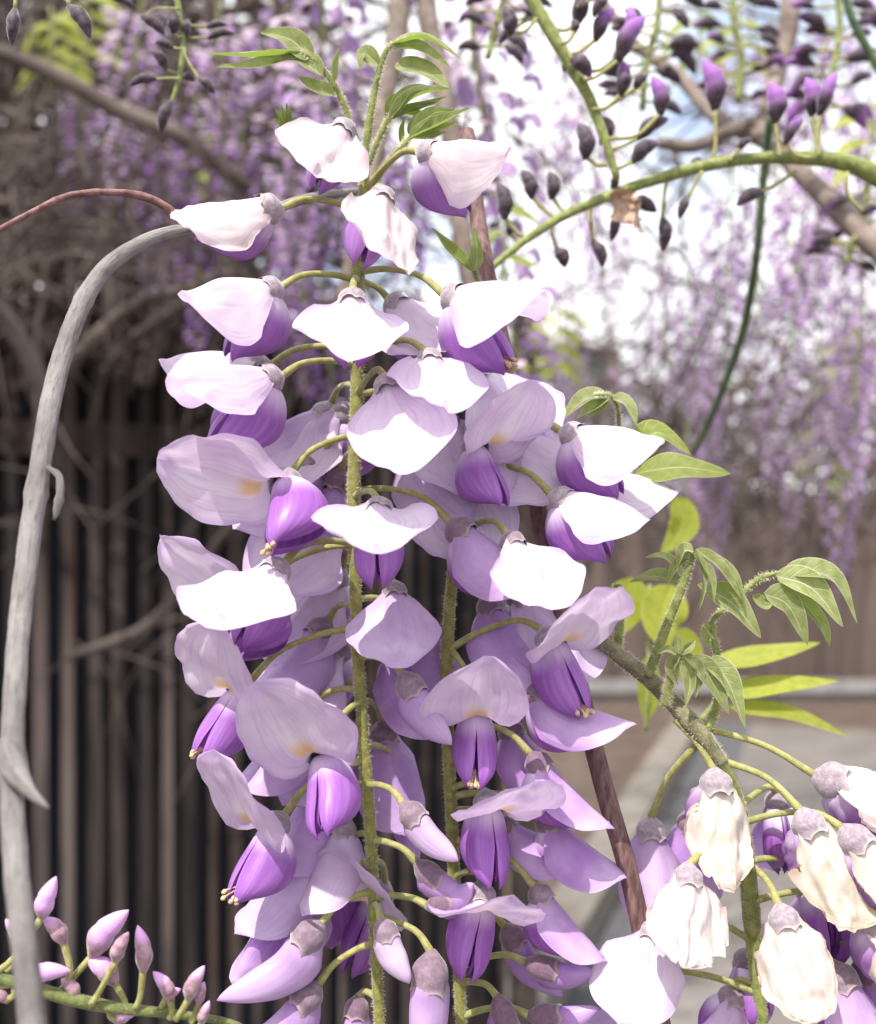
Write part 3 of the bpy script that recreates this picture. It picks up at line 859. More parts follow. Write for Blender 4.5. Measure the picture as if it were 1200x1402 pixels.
# ------------------------------------------------------------------ far, blurred flower clusters
def far_mesh(seed, n, length, rad, dark, mats=('far_lilac', 'far_purple', 'far_dark')):
    r = random.Random(seed)
    V, F, MI = [], [], []
    def patch(c, ax, up, lx, ly, cup, mi):
        o = len(V)
        s = ax.cross(up)
        for i in range(3):
            for j in range(3):
                a, b = i - 1, j - 1
                V.append(c + ax * (a * lx / 2) + s * (b * ly / 2 * (1.0 - 0.25 * abs(a))) + up * (-cup * (a * a + b * b) * 0.5))
        for i in range(2):
            for j in range(2):
                F.append((o + i * 3 + j, o + i * 3 + j + 1, o + i * 3 + j + 4, o + i * 3 + j + 3)); MI.append(mi)
    for k in range(n):
        t = (k + r.random()) / n
        ph = k * 2.4 + r.uniform(-.4, .4)
        R = rad * (1.0 - 0.75 * t ** 1.6) * r.uniform(0.7, 1.1)
        d = Vector((math.cos(ph), math.sin(ph), 0))
        c = Vector((0, 0, -length * t)) + d * R
        sz = (1 - 0.5 * t) * r.uniform(0.85, 1.15)
        fwd = (d * 0.7 + Vector((r.uniform(-.4, .4), r.uniform(-.4, .4), -0.7))).normalized()
        up = (Vector((0, 0, 1)) + d * 0.8); up = (up - fwd * up.dot(fwd)).normalized()
        if t < 1 - dark:
            patch(c + up * 0.003 * sz, (fwd * 0.6 + up * 0.5).normalized(), (up * 0.7 + fwd * 0.4).normalized(), 0.018 * sz, 0.023 * sz, 0.005, 0)
            patch(c + fwd * 0.006 * sz - up * 0.002, fwd, up, 0.015 * sz, 0.010 * sz, 0.007, 1)
            if r.random() < 0.7: patch(c - fwd * 0.009 * sz, fwd, up, 0.006 * sz, 0.006 * sz, 0.004, 2)
        else:
            patch(c, fwd, up, 0.012 * sz, 0.006 * sz, 0.005, 1 if r.random() < 0.5 else 2)
            patch(c - fwd * 0.006 * sz, fwd, up, 0.007 * sz, 0.006 * sz, 0.006, 2)
    me = bpy.data.meshes.new('flower_mass')
    me.from_pydata([tuple(v) for v in V], [], F)
    me.polygons.foreach_set("use_smooth", [True] * len(F))
    for k in mats: me.materials.append(M[k])
    me.polygons.foreach_set("material_index", MI)
    v, f, uv = tube([(0, 0, 0.03, 0.0016), (0.002, 0, -length * 0.5, 0.0012), (0, 0.001, -length, 0.0007)], n=10, sides=5)
    ms = bpy.data.meshes.new('stem')
    ms.from_pydata([tuple(q) for q in v], [], f); ms.materials.append(M['green_stem'])
    return me, ms
FAR = [far_mesh(11, 80, 0.22, 0.030, 0.15), far_mesh(12, 64, 0.17, 0.028, 0.3), far_mesh(13, 100, 0.30, 0.032, 0.12), far_mesh(14, 60, 0.19, 0.026, 0.45)]

PALE = [far_mesh(*a, ('backlit_lilac', 'backlit_purple', 'far_dark')) for a in ((15, 62, 0.22, 0.030, 0.15), (16, 50, 0.17, 0.028, 0.3), (17, 78, 0.30, 0.032, 0.12), (18, 46, 0.19, 0.026, 0.45))]

def far_cluster(px, py, d, variant, scale, label, group, pale=False):
    r = random.Random(px * 7 + py)
    loc = at(px, py, d)
    o = thing('flower_cluster', loc, label, 'flower cluster', group)
    o.scale = (scale,) * 3
    o.rotation_euler = (r.uniform(-.15, .15), r.uniform(-.15, .15), r.uniform(0, 6.28))
    for nm, me in zip(('flowers', 'stem'), (PALE if pale else FAR)[variant]):
        c = bpy.data.objects.new(nm, me); COL.objects.link(c); c.parent = o
        if nm == 'flowers': c["kind"] = 'stuff'
    return o

def far_group(label, group, spots, k=0, pale=False):
    for i, (px, py, d) in enumerate(spots):
        far_cluster(px, py, d, (i + k) % 4, 1.0, label, group, pale)
far_group('blurred lilac flower cluster behind the small dark buds at the top left', 'blurred clusters by the top left buds', [(195, 0, 1.0), (300, 40, 1.0), (370, 10, .95)], pale=True)
far_group('dim purple flower cluster in the dry twigs over the thin arching twig', 'dim clusters over the arching twig', [(270, 150, 1.15), (110, 140, 1.3), (215, 190, 1.25), (330, 200, 1.2)], 2)
far_group('blurred violet flower cluster hanging behind the topmost young leaves', 'blurred clusters behind the top leaves', [(445, -150, .50), (620, -190, .48), (655, -40, .70), (470, 40, .9)], 1, pale=True)
far_group('blurred lilac flower cluster showing between the upper white flowers', 'blurred clusters between the upper white flowers', [(560, 210, .9), (420, 230, 1.0), (400, 310, 1.2), (440, 400, 1.2)], 3)
far_group('pale blurred flower cluster behind the hanging dark buds, against the sky', 'pale clusters behind the hanging dark buds', [(800, 130, 1.0), (745, 190, 1.4), (790, 300, 1.6), (780, 60, 1.3), (980, 60, 1.5), (860, 300, 2.2), (900, 350, 1.8), (840, 380, 2.4)], pale=True)
far_group('blurred lilac flower cluster beside the dark green trailing stem', 'lilac clusters beside the trailing stem', [(1000, 260, .95), (985, 330, 1.15), (1080, 310, 1.2), (940, 400, 1.6), (1040, 400, 1.5), (890, 430, 2.6)], 3, pale=True)
far_group('blurred lilac flower cluster under the thick pale branch at the right edge', 'lilac clusters under the pale branch', [(1110, 235, .85), (1180, 250, .95), (1150, 330, 1.2), (1120, 400, 1.4), (1185, 420, 1.3)], 1, pale=True)
far_group('blurred flower cluster above the arching green stem in the top right corner', 'blurred clusters in the top right corner', [(1190, 120, 0.9), (1130, 40, 1.0), (1060, 60, 1.2)], 1, pale=True)
far_group('dusky lilac flower cluster hanging before the top rails of the board fence', 'dusky clusters at the board fence rails', [(960, 500, 1.7), (1000, 540, 2.0), (1070, 480, 1.5), (1110, 540, 1.8), (1150, 500, 1.3), (1190, 560, 1.5), (1090, 600, 2.2), (1040, 560, 2.4), (1180, 470, 2.4), (940, 600, 1.5), (980, 640, 1.7)], 2, pale=True)
far_group('dim far flower cluster just right of the big white flower, by the house', 'dim far clusters by the house', [(900, 520, 2.3), (850, 500, 2.6), (800, 520, 2.4), (760, 470, 2.2), (870, 560, 3.0)], 1, pale=True)

# ------------------------------------------------------------------ leaves
def leaflet(parent, base, mid, tip, wpx, mat, face=(0.1, 0.4, 0.9), fold=35, d=0.2, dm=None, dt=None, wave=0.4, name='leaflet', nu=18, nv=9, seed=0):
    """A leaflet from base through mid to tip (photo px, with depths); wpx: full width; fold: degrees each half is raised."""
    dm, dt = dm or d, dt or d
    C = catmull([(*at(*base, d), 0), (*at(*mid, dm), 0), (*at(*tip, dt), 0)], nu)
    fc = scr(face).normalized()
    V, UV = [], []
    W = wpx * d / F_PX / 2 * (1.45 if mat is M['young_leaf'] else 1.0)
    fo = math.radians(fold)
    for i in range(nu):
        u = i / (nu - 1)
        p = Vector(C[i, :3]); t = (Vector(C[min(i + 1, nu - 1), :3]) - Vector(C[max(i - 1, 0), :3])).normalized()
        n = (fc - t * fc.dot(t)).normalized(); s = t.cross(n)
        w = W * (math.sin(math.pi * min(1, u ** 0.72)) ** 0.8) * (1 - 0.25 * u) * 1.12 + 0.00003
        for j in range(nv):
            v = -1 + 2 * j / (nv - 1)
            wob = wave * 0.10 * W * math.sin(u * 11 + v * 2 + seed) * abs(v)
            V.append(p + s * (v * w * math.cos(fo)) + n * (abs(v) * w * math.sin(fo) + wob))
            UV.append((u, 0.5 + 0.5 * v))
    return mesh_obj(name, V, grid_faces(nu, nv), mat, parent, UV)

def leaf_thing(name, base, d, label):
    return thing(name, at(*base, d), label, 'leaves')

YL, LF, BL, GS = M['young_leaf'], M['leaf'], M['bright_leaf'], M['green_stem']
# top left shoot
t = leaf_thing('young_leaf_shoot', (478, 165), .204, 'young green leaf shoot bending left above the topmost white flower')
stem_part('leaf_stalk', t, [(482, 180, .206, 8), (470, 140, .205, 9), (450, 105, .204, 8), (425, 78, .203, 7), (408, 70, .203, 4)], GS)
for k, (b, m_, e, w, fc, fo) in enumerate([((414, 72), (350, 78), (284, 74), 20, (0, .9, .4), 30), ((415, 76), (355, 92), (296, 92), 20, (0, .5, .85), 35), ((428, 82), (398, 54), (356, 44), 24, (-.3, .3, .9), 25), ((442, 104), (410, 84), (372, 84), 26, (0, .5, .85), 35), ((458, 132), (432, 122), (408, 104), 20, (-.2, .4, .9), 40), ((456, 112), (456, 88), (465, 66), 12, (.8, 0, .5), 30)]):
    leaflet(t, b, m_, e, w, YL, fc, fo, .203, seed=k)
t = leaf_thing('leaf_tuft', (400, 185), .208, 'small dark green spiky tuft left of the topmost white flower')
for k, (e, m_) in enumerate([((376, 148), (385, 162)), ((386, 144), (391, 162)), ((398, 150), (398, 165)), ((374, 162), (384, 170)), ((380, 176), (388, 178)), ((392, 140), (395, 160))]):
    leaflet(t, (402, 186), m_, e, 9, LF, (.2, .2, .9), 35, .208, name='leaf_blade', seed=k)
stem_part('stalk', t, [(425, 205, .209, 6), (412, 196, .209, 6), (400, 184, .208, 5)], GS)
# top middle shoot
t = leaf_thing('young_leaf_shoot', (500, 215), .203, 'tall young leaf shoot arching over to the right at the top')
stem_part('leaf_stalk', t, [(498, 230, .205, 11), (504, 180, .204, 11), (514, 120, .203, 9), (528, 72, .202, 8), (548, 58, .202, 5)], GS)
for k, (b, m_, e, w, fc, fo) in enumerate([((534, 62), (582, 54), (630, 80), 20, (0, .8, .5), 30), ((536, 66), (575, 70), (618, 94), 22, (-.1, .6, .8), 35), ((540, 91), (582, 98), (618, 124), 26, (.1, .5, .85), 20), ((519, 90), (500, 74), (494, 96), 18, (-.4, .3, .85), 30)]):
    leaflet(t, b, m_, e, w, YL, fc, fo, .202, seed=k)
t = leaf_thing('young_leaf_shoot', (510, 225), .202, 'folded young leaf bud pointing right, the upper of two above the right white flower')
stem_part('leaf_stalk', t, [(506, 225, .204, 8), (517, 195, .203, 8), (532, 165, .202, 8), (545, 150, .202, 6)], GS)
for k, (b, m_, e, w) in enumerate([((533, 164), (572, 132), (618, 122), 20), ((535, 160), (560, 130), (600, 120), 18), ((532, 166), (565, 152), (604, 140), 16), ((540, 158), (575, 150), (612, 132), 14), ((531, 162), (538, 140), (556, 128), 14), ((545, 155), (570, 158), (592, 154), 12)]):
    leaflet(t, b, m_, e, w, YL, (0.1, .6 - .2 * (k % 2), .8), 50, .201 + .0008 * k, seed=k)
t = leaf_thing('young_leaf_shoot', (515, 250), .199, 'folded young leaf bud pointing right, the lower of two above the right white flower')
stem_part('leaf_stalk', t, [(512, 252, .203, 8), (530, 225, .201, 9), (548, 205, .199, 9), (562, 188, .199, 7)], GS)
for k, (b, m_, e, w) in enumerate([((560, 190), (600, 172), (644, 148), 20), ((562, 186), (590, 158), (622, 152), 17), ((558, 192), (595, 182), (630, 168), 18), ((562, 190), (590, 190), (612, 180), 14), ((560, 186), (575, 165), (600, 158), 14), ((550, 200), (550, 180), (554, 163), 9), ((565, 188), (600, 160), (632, 160), 12)]):
    leaflet(t, b, m_, e, w, YL, (0.1, .6 - .2 * (k % 2), .8), 50, .198 + .0008 * k, seed=k + 5)
t = leaf_thing('leaf', (640, 370), .212, 'folded dark green leaf below the right white flower')
leaflet(t, (648, 372), (618, 345), (592, 312), 26, LF, (.3, .4, .8), 35, .212)
leaflet(t, (650, 372), (654, 350), (650, 312), 18, YL, (-.3, .2, .9), 35, .211)
stem_part('leaf_stalk', t, [(662, 400, .214, 6), (655, 385, .213, 6), (649, 370, .212, 5)], GS)
# right hand leaves
t = leaf_thing('leaf', (860, 650), .208, 'pair of flat green pointed leaflets right of the white flowers')
stem_part('leaf_stalk', t, [(835, 655, .214, 6), (855, 652, .21, 6), (872, 640, .207, 5)], GS)
leaflet(t, (870, 648), (932, 640), (1001, 649), 60, LF, (.05, .75, .65), 6, .206, .203, .203, wave=.5)
leaflet(t, (862, 628), (900, 592), (946, 622), 44, LF, (.35, .6, .7), 12, .210, .209, .210, wave=.5)
t = leaf_thing('leaf', (842, 580), .206, 'soft young leaf drooping left above the right white flowers')
stem_part('leaf_stalk', t, [(848, 600, .211, 6), (846, 560, .208, 6), (834, 542, .206, 6), (815, 541, .205, 4)], GS)
for k, (b, m_, e, w) in enumerate([((832, 542), (800, 548), (766, 578), 22), ((834, 544), (815, 556), (790, 574), 18), ((838, 545), (858, 556), (872, 584), 20), ((830, 546), (822, 560), (806, 572), 12)]):
    leaflet(t, b, m_, e, w, YL, (-.1 + .3 * (k == 2), .7, .7), 30, .206, seed=k)

t = leaf_thing('leaf_shoot', (985, 1045), .2, 'fuzzy green shoot with drooping young leaves at the right')
stem_part('woody_stem', t, [(812, 872, .207, 20), (845, 895, .204, 22), (900, 940, .201, 25), (955, 1000, .198, 27), (988, 1045, .198, 22)], M['twig_stem'], n=40, bump=.12, freq=500)
stem_part('leaf_stalk', t, [(888, 925, .199, 15), (912, 860, .197, 13), (936, 800, .195, 11), (950, 758, .194, 7)], GS)
stem_part('leaf_stalk', t, [(968, 1000, .198, 13), (984, 955, .2, 12), (981, 890, .202, 10), (976, 850, .203, 8), (1008, 822, .203, 8), (1040, 792, .203, 8), (1075, 784, .203, 5)], GS)
stem_part('leaf_stalk', t, [(845, 890, .206, 14), (848, 850, .206, 14), (846, 800, .207, 11)], GS)
stem_part('leaf_stalk', t, [(912, 965, .197, 13), (918, 930, .196, 12), (930, 895, .195, 10)], GS)
for k, (b, m_, e, w, fc, fo, d) in enumerate([
        ((950, 755), (936, 756), (928, 778), 16, (-.5, .6, .6), 40, .194), ((950, 754), (962, 790), (957, 838), 11, (.6, 0, .8), 45, .193), ((952, 752), (985, 778), (1016, 822), 17, (.3, .5, .8), 40, .194),
        ((955, 754), (1000, 784), (1021, 834), 14, (.5, .5, .7), 40, .196), ((945, 760), (925, 775), (915, 800), 12, (-.3, .3, .9), 45, .195), ((953, 756), (972, 790), (978, 826), 12, (.3, .2, .9), 45, .193),
        ((966, 806), (1005, 828), (1042, 874), 30, (.2, .4, .9), 25, .197), ((934, 800), (900, 790), (862, 797), 18, (0, .7, .7), 30, .199), ((936, 792), (912, 765), (884, 763), 14, (0, .8, .6), 30, .2), ((955, 800), (975, 815), (1000, 820), 14, (.1, .7, .7), 30, .199),
        ((1072, 784), (1135, 790), (1174, 853), 30, (.3, .7, .65), 28, .203), ((1062, 788), (1112, 806), (1154, 858), 32, (.1, .5, .85), 25, .201), ((1070, 790), (1120, 850), (1136, 885), 18, (.2, .2, .9), 40, .206), ((1046, 812), (1080, 830), (1106, 884), 30, (.1, .5, .85), 25, .2), ((1030, 815), (1045, 830), (1058, 828), 16, (0, .7, .7), 30, .204), ((1064, 788), (1080, 800), (1084, 826), 16, (-.2, .4, .9), 30, .206),
        ((965, 905), (995, 930), (1021, 998), 27, (.3, .4, .9), 28, .196), ((945, 900), (972, 928), (998, 979), 27, (.1, .4, .9), 30, .195), ((932, 896), (945, 930), (939, 968), 17, (-.3, .2, .9), 45, .195), ((936, 895), (956, 918), (952, 956), 14, (.3, .2, .9), 40, .194), ((930, 896), (920, 915), (928, 938), 14, (-.5, .3, .8), 40, .195),
        ((928, 896), (912, 890), (900, 896), 10, (0, .6, .8), 40, .194), ((930, 895), (928, 880), (926, 868), 10, (0, 0, 1), 40, .194), ((932, 895), (945, 885), (952, 876), 10, (0, .3, .9), 40, .194), ((976, 852), (972, 870), (978, 892), 18, (-.5, .2, .8), 35, .203)]):
    leaflet(t, b, m_, e, w, YL, fc, fo, d, seed=k)
t = leaf_thing('leaf', (985, 930), .27, 'bright yellow green leaf of long leaflets, out of focus before the board fence')
stem_part('leaf_stalk', t, [(960, 985, .26, 6), (985, 950, .27, 6), (990, 900, .275, 5)], GS)
for k, (b, m_, e, w) in enumerate([((975, 908), (1050, 896), (1124, 880), 34), ((992, 950), (1065, 938), (1150, 932), 34), ((1000, 968), (1080, 976), (1166, 1010), 28)]):
    leaflet(t, b, m_, e, w, BL, (0, .75, .65), 8, .27, wave=.3, seed=k)
t = leaf_thing('leaf', (880, 960), .30, 'blurred bright green leaf behind the purple flowers and the fuzzy shoot')
stem_part('leaf_stalk', t, [(885, 1000, .3, 6), (888, 920, .3, 6), (890, 800, .31, 5)], GS)
for k, (b, m_, e, w) in enumerate([((862, 790), (858, 830), (846, 872), 60), ((920, 800), (905, 850), (915, 890), 66), ((930, 860), (945, 900), (930, 930), 40), ((885, 900), (888, 950), (884, 992), 36), ((925, 680), (935, 720), (905, 760), 46)]):
    leaflet(t, b, m_, e, w, BL, (.2, .5, .8), 10, .3, seed=k)
for (cx, cy, d, n, label, sd) in [(955, 60, .55, 7, 'blurred olive leaf hanging from the top edge beside a grey branch', 1), (1010, 70, .6, 6, 'blurred yellow green leaf hanging at the top, right of its twin', 2), (1190, 190, .6, 6, 'blurred pale green leaf at the right edge above the pale branch', 3), (70, 70, 1.1, 9, 'blurred yellow green leaf behind the grey buds at the top left', 4), (270, 230, 1.3, 7, 'blurred olive leaf among the purple blur at the upper left', 5), (760, 470, 1.5, 8, 'blurred green leaf just right of the big white flower', 6), (1160, 500, 1.6, 7, 'blurred green leaf among lilac clusters at the right edge', 7), (700, 1270, 2.6, 9, 'blurred dark green plant on the soil behind the kerb', 8), (690, 330, .4, 3, 'blurred yellow green leaf left of the big white flower top', 9), (120, 40, 1.2, 8, 'blurred yellow olive leaf along the upper left dry cane', 10), (1120, 620, 2.2, 7, 'blurred olive leaf above the board fence at the right', 11)]:
    r = random.Random(sd)
    t = leaf_thing('leaf', (cx, cy), d, label)
    stem_part('leaf_stalk', t, [(cx, cy - 60, d, 4), (cx + 3, cy, d, 4), (cx - 6, cy + 55, d, 3)], GS, n=10, sides=5)
    for k in range(n):
        y = cy - 45 + 95 * k / n; s = -1 if k % 2 else 1
        L = r.uniform(38, 62)
        leaflet(t, (cx, y), (cx + s * L * .5, y + r.uniform(4, 16)), (cx + s * L, y + r.uniform(18, 44)), r.uniform(18, 26), BL if sd in (2, 3, 4, 6, 10) else LF, (s * .2, .6, .7), 15, d, name='leaflet', nu=8, nv=5, seed=k)

# ------------------------------------------------------------------ bud clusters
def bud(parent, base, tip, d, stem=None, fat=0.36, tipness=0.3, mat='dark_bud', dt=None, curve=0.12, pw=6, seed=0):
    """A closed bud from base to tip (photo px); its stalk runs from stem (photo px)."""
    A, B = at(*base, d), at(*tip, dt or d)
    ax = B - A; L = ax.length; X = ax.normalized()
    Z = scr((0.2, 0.9, 0.3)); Z = (Z - X * Z.dot(X))
    if Z.length < 0.2: Z = scr((1, 0, .3)); Z = Z - X * Z.dot(X)
    Z.normalize(); Y = Z.cross(X)
    V, UV = [], []
    nu, nv = 16, 12
    for i in range(nu):
        u = i / (nu - 1)
        r = L * fat * 0.5 * (min(1, 0.35 + 2.2 * u)) * max(0.02, 1 - max(0, (u - .40) / .6) ** 2.0) ** 0.75 * (1 - 0.10 * math.exp(-((u - .52) / .05) ** 2))
        zc = curve * L * math.sin(math.pi * u)
        for j in range(nv):
            th = 2 * math.pi * j / nv
            V.append(A + X * (u * L) + Y * (r * math.cos(th) * .85) + Z * (r * math.sin(th) + zc)); UV.append((u, j / nv))
    F = grid_faces(nu, nv, wrap=True, flip=True); F.append(tuple(range(nv))); F.append(tuple(range((nu - 1) * nv, nu * nv))[::-1])
    o = mesh_obj('bud', V, F, M[mat], parent, UV, color=(tipness, 0, 0, 1))
    if stem is not None:
        S = at(*stem, d)
        mid = (S + A) / 2 - X * (S - A).length * 0.15
        w = pw * d / F_PX / 2
        v, f, uv = tube([(*S, w), (*mid, w * .85), (*(A + X * 0.0006), w)], n=9, sides=6)
        mesh_obj('pedicel', v, f, M['pedicel'], o, uv)
    return o

t = thing('bud_cluster', at(0, 1335, .172), 'upright cluster of pink lilac buds on a green stem, lower left', 'bud cluster')
stem_part('stem', t, [(-60, 1325, .170, 15), (20, 1345, .171, 16), (100, 1368, .172, 18), (160, 1380, .173, 16), (235, 1388, .174, 12), (320, 1402, .176, 9), (380, 1440, .178, 7)], M['shaded_bud_stem'], n=40)
for k, (b, e, s, fat, tn) in enumerate([((58, 1258), (77, 1200), (-10, 1335), .48, .9), ((90, 1292), (60, 1256), (92, 1345), .56, .4), ((126, 1310), (176, 1246), (72, 1366), .46, .75), ((158, 1318), (176, 1276), (125, 1375), .50, .0), ((197, 1332), (189, 1267), (186, 1380), .40, .35), ((160, 1347), (120, 1312), (172, 1385), .60, .6), ((28, 1346), (97, 1329), (-10, 1352), .40, .8), ((236, 1372), (210, 1330), (232, 1395), .44, .5), ((224, 1370), (248, 1354), (222, 1390), .55, .6), ((258, 1370), (280, 1322), (240, 1396), .46, .3), ((272, 1376), (280, 1344), (262, 1400), .5, .2), ((158, 1400), (192, 1380), (150, 1380), .56, .7), ((276, 1402), (287, 1370), (270, 1412), .5, .3), ((108, 1366), (84, 1340), (105, 1372), .56, .2), ((24, 1290), (8, 1258), (10, 1330), .5, .3), ((12, 1372), (-18, 1355), (20, 1350), .5, .3)]):
    bud(t, b, e, .171 + .0015 * (k % 3), s, fat, tn, 'pink_bud', pw=10, seed=k)

t = thing('bud_cluster', at(720, -20, .272), 'hanging cluster of dark buds on a yellow green stem at the top', 'bud cluster')
stem_part('stem', t, [(690, -60, .272, 20), (728, 0, .272, 19), (770, 70, .272, 18), (805, 130, .272, 16), (828, 190, .272, 13), (845, 245, .272, 10)], GS, n=30)
for k, (b, e, s, fat, tn) in enumerate([((782, 80), (810, 105), (775, 70), .6, .35), ((772, 98), (778, 82), (780, 85), .7, .0), ((815, 56), (842, 10), (780, 75), .44, .9), ((850, 132), (852, 82), (812, 150), .46, .75), ((846, 84), (884, 22), (800, 110), .40, .95), ((868, 122), (888, 102), (825, 150), .5, .5), ((822, 160), (836, 192), (822, 165), .55, .1), ((905, 158), (893, 104), (835, 190), .44, .9), ((803, 218), (793, 168), (832, 225), .5, .3), ((843, 240), (839, 264), (845, 242), .6, .0), ((873, 190), (916, 162), (840, 205), .42, .4), ((866, 222), (902, 194), (845, 230), .5, .4), ((700, 48), (688, 8), (735, 25), .55, .2), ((702, 38), (684, 62), (740, 25), .4, .4), ((790, 34), (798, -16), (760, 40), .55, .1), ((832, -4), (812, 24), (790, 10), .5, .0), ((788, 45), (784, 26), (768, 60), .7, 0), ((860, 62), (862, 8), (800, 100), .4, .9), ((828, 182), (822, 200), (832, 185), .6, .1)]):
    bud(t, b, e, .272 + .003 * ((k * 7) % 4 - 1.5), s, fat, tn, seed=k)

t = thing('bud_cluster', at(1200, 245, .285), 'arching green stem of dark and purple buds reaching left from the right edge', 'bud cluster')
stem_part('stem', t, [(1290, 300, .285, 30), (1200, 240, .285, 28), (1140, 219, .284, 22), (1050, 216, .282, 17), (980, 224, .28, 17), (900, 245, .278, 16), (840, 266, .276, 15), (760, 302, .273, 13), (690, 352, .27, 10), (665, 380, .27, 8)], GS, n=60)
for k, (b, e, s, fat, tn) in enumerate([((692, 300), (681, 248), (722, 325), .46, .2), ((729, 272), (714, 233), (770, 300), .5, .25), ((757, 273), (752, 235), (780, 292), .55, .1), ((698, 322), (696, 300), (715, 330), .7, 0), ((762, 340), (775, 366), (755, 308), .7, 0), ((812, 330), (826, 366), (810, 285), .46, .1), ((842, 296), (838, 330), (845, 266), .5, .1), ((907, 298), (908, 344), (914, 245), .44, .15), ((942, 270), (930, 300), (962, 235), .5, .1), ((862, 276), (900, 290), (848, 268), .5, .2), ((966, 226), (942, 232), (966, 224), .9, .5), ((980, 150), (963, 82), (975, 222), .44, .95), ((1062, 168), (1054, 112), (1068, 215), .5, .95), ((1122, 158), (1145, 98), (1122, 215), .38, .95), ((1112, 158), (1104, 106), (1122, 215), .5, .95), ((1046, 262), (1008, 282), (1090, 235), .44, .4), ((1075, 198), (1100, 160), (1110, 216), .4, .8), ((1010, 205), (1030, 190), (1000, 220), .5, .3), ((1180, 292), (1205, 284), (1160, 235), .44, .2)]):
    bud(t, b, e, .28 + .003 * ((k * 5) % 4 - 1.5), s, fat, tn, seed=k)
for (px, py, s) in ((822, 282, 1.0), (856, 300, .8)):
    r = random.Random(px)
    p = at(px, py, .276)
    V, F, _ = banner_verts(dict(L=10 * s, W=5 * s, reflex=20, lift=0, curl0=60, curl1=20, crumple=2.2, ruffle=1.0), nu=14, nv=13, seed=px)
    o = mesh_obj('faded_flower', V * MM, F, M['faded'], t, matrix=Matrix.Translation(p) @ Matrix.Rotation(1.2 * s, 4, 'Y') @ Matrix.Rotation(px, 4, 'Z'))

def hanging_buds(stem, d, n, lpx, label, seed, tn=(.0, .5), up=False):
    """A further, softer bud cluster: buds all round a stem given in photo px."""
    r = random.Random(seed)
    t = thing('bud_cluster', at(*stem[0], d), label, 'bud cluster')
    stem_part('stem', t, [(x, y, d, 9) for x, y in stem], GS, n=20, sides=6)
    C = catmull([(x, y, 0) for x, y in stem], 60)
    for k in range(n):
        x, y, _ = C[int(8 + 50 * (k + .5) / n)]
        s = 1 if k % 2 else -1
        b = (x + s * r.uniform(14, 34), y + r.uniform(-16, 14))
        a = r.uniform(-.5, .9) if not up else r.uniform(-1.5, -.7)
        L = lpx * r.uniform(.75, 1.15)
        e = (b[0] + s * math.cos(a) * L, b[1] + math.sin(a) * L)
        bud(t, b, e, d + r.uniform(-.012, .012), (x, y), r.uniform(.36, .5), r.uniform(*tn), seed=k, pw=5)
hanging_buds([(905, -40), (900, 30), (885, 90), (880, 150)], .36, 18, 38, 'short blurred cluster of dark buds right of the hanging bud stem', 31)
hanging_buds([(1010, -50), (1004, 20), (1016, 80), (1010, 140)], .42, 17, 36, 'blurred dark bud cluster hanging from the top edge between grey branches', 32, (.2, .9))
hanging_buds([(1140, -50), (1150, 30), (1140, 100), (1120, 170)], .38, 18, 40, 'blurred purple bud cluster hanging into the top right corner', 33, (.4, 1.0))
hanging_buds([(640, -60), (690, -20), (680, 30), (668, 80)], .33, 12, 36, 'blurred dark bud cluster at the top, left of the yellow green stem', 34)
hanging_buds([(1190, 240), (1185, 290), (1170, 330), (1160, 360)], .40, 15, 34, 'blurred dark bud cluster over the pale branch at the right edge', 35, (.1, .7))

t = thing('bud_cluster', at(243, -20, .262), 'small hanging cluster of dark pointed buds at the top left', 'bud cluster')
stem_part('stem', t, [(238, -30, .262, 8), (246, 20, .262, 8), (251, 60, .262, 7), (246, 105, .262, 7), (234, 145, .262, 5)], GS, n=24)
for k, (b, e, s, fat, tn) in enumerate([((193, 22), (226, 48), (248, 12), .42, .1), ((238, 46), (234, 12), (250, 50), .6, .1), ((253, 54), (258, 26), (251, 58), .6, .1), ((229, 96), (206, 68), (246, 100), .46, .15), ((238, 66), (212, 58), (250, 66), .44, 0), ((215, 108), (176, 118), (244, 108), .34, .3), ((285, 52), (322, 46), (252, 50), .32, .3), ((250, 104), (268, 110), (248, 100), .6, 0), ((272, 108), (294, 128), (252, 66), .44, .1), ((235, 138), (220, 184), (236, 135), .40, .2), ((150, -4), (184, 10), (120, -20), .36, .1), ((283, 38), (312, 34), (252, 30), .34, .4)]):
    bud(t, b, e, .262 + .002 * ((k * 5) % 4 - 1.5), s, fat, tn, seed=k, pw=4)
t = thing('bud_cluster', at(60, -40, .205), 'two grey pointed buds hanging into the top left corner', 'bud cluster')
stem_part('stem', t, [(-20, -60, .207, 8), (60, -50, .206, 8), (140, -60, .205, 7)], GS, n=12)
for k, (b, e, s) in enumerate([((21, 12), (16, 62), (24, -50)), ((94, 8), (124, 52), (88, -50)), ((60, -4), (52, 4), (60, -50))][:2]):
    bud(t, b, e, .205, s, .42, .25, seed=k, pw=6)

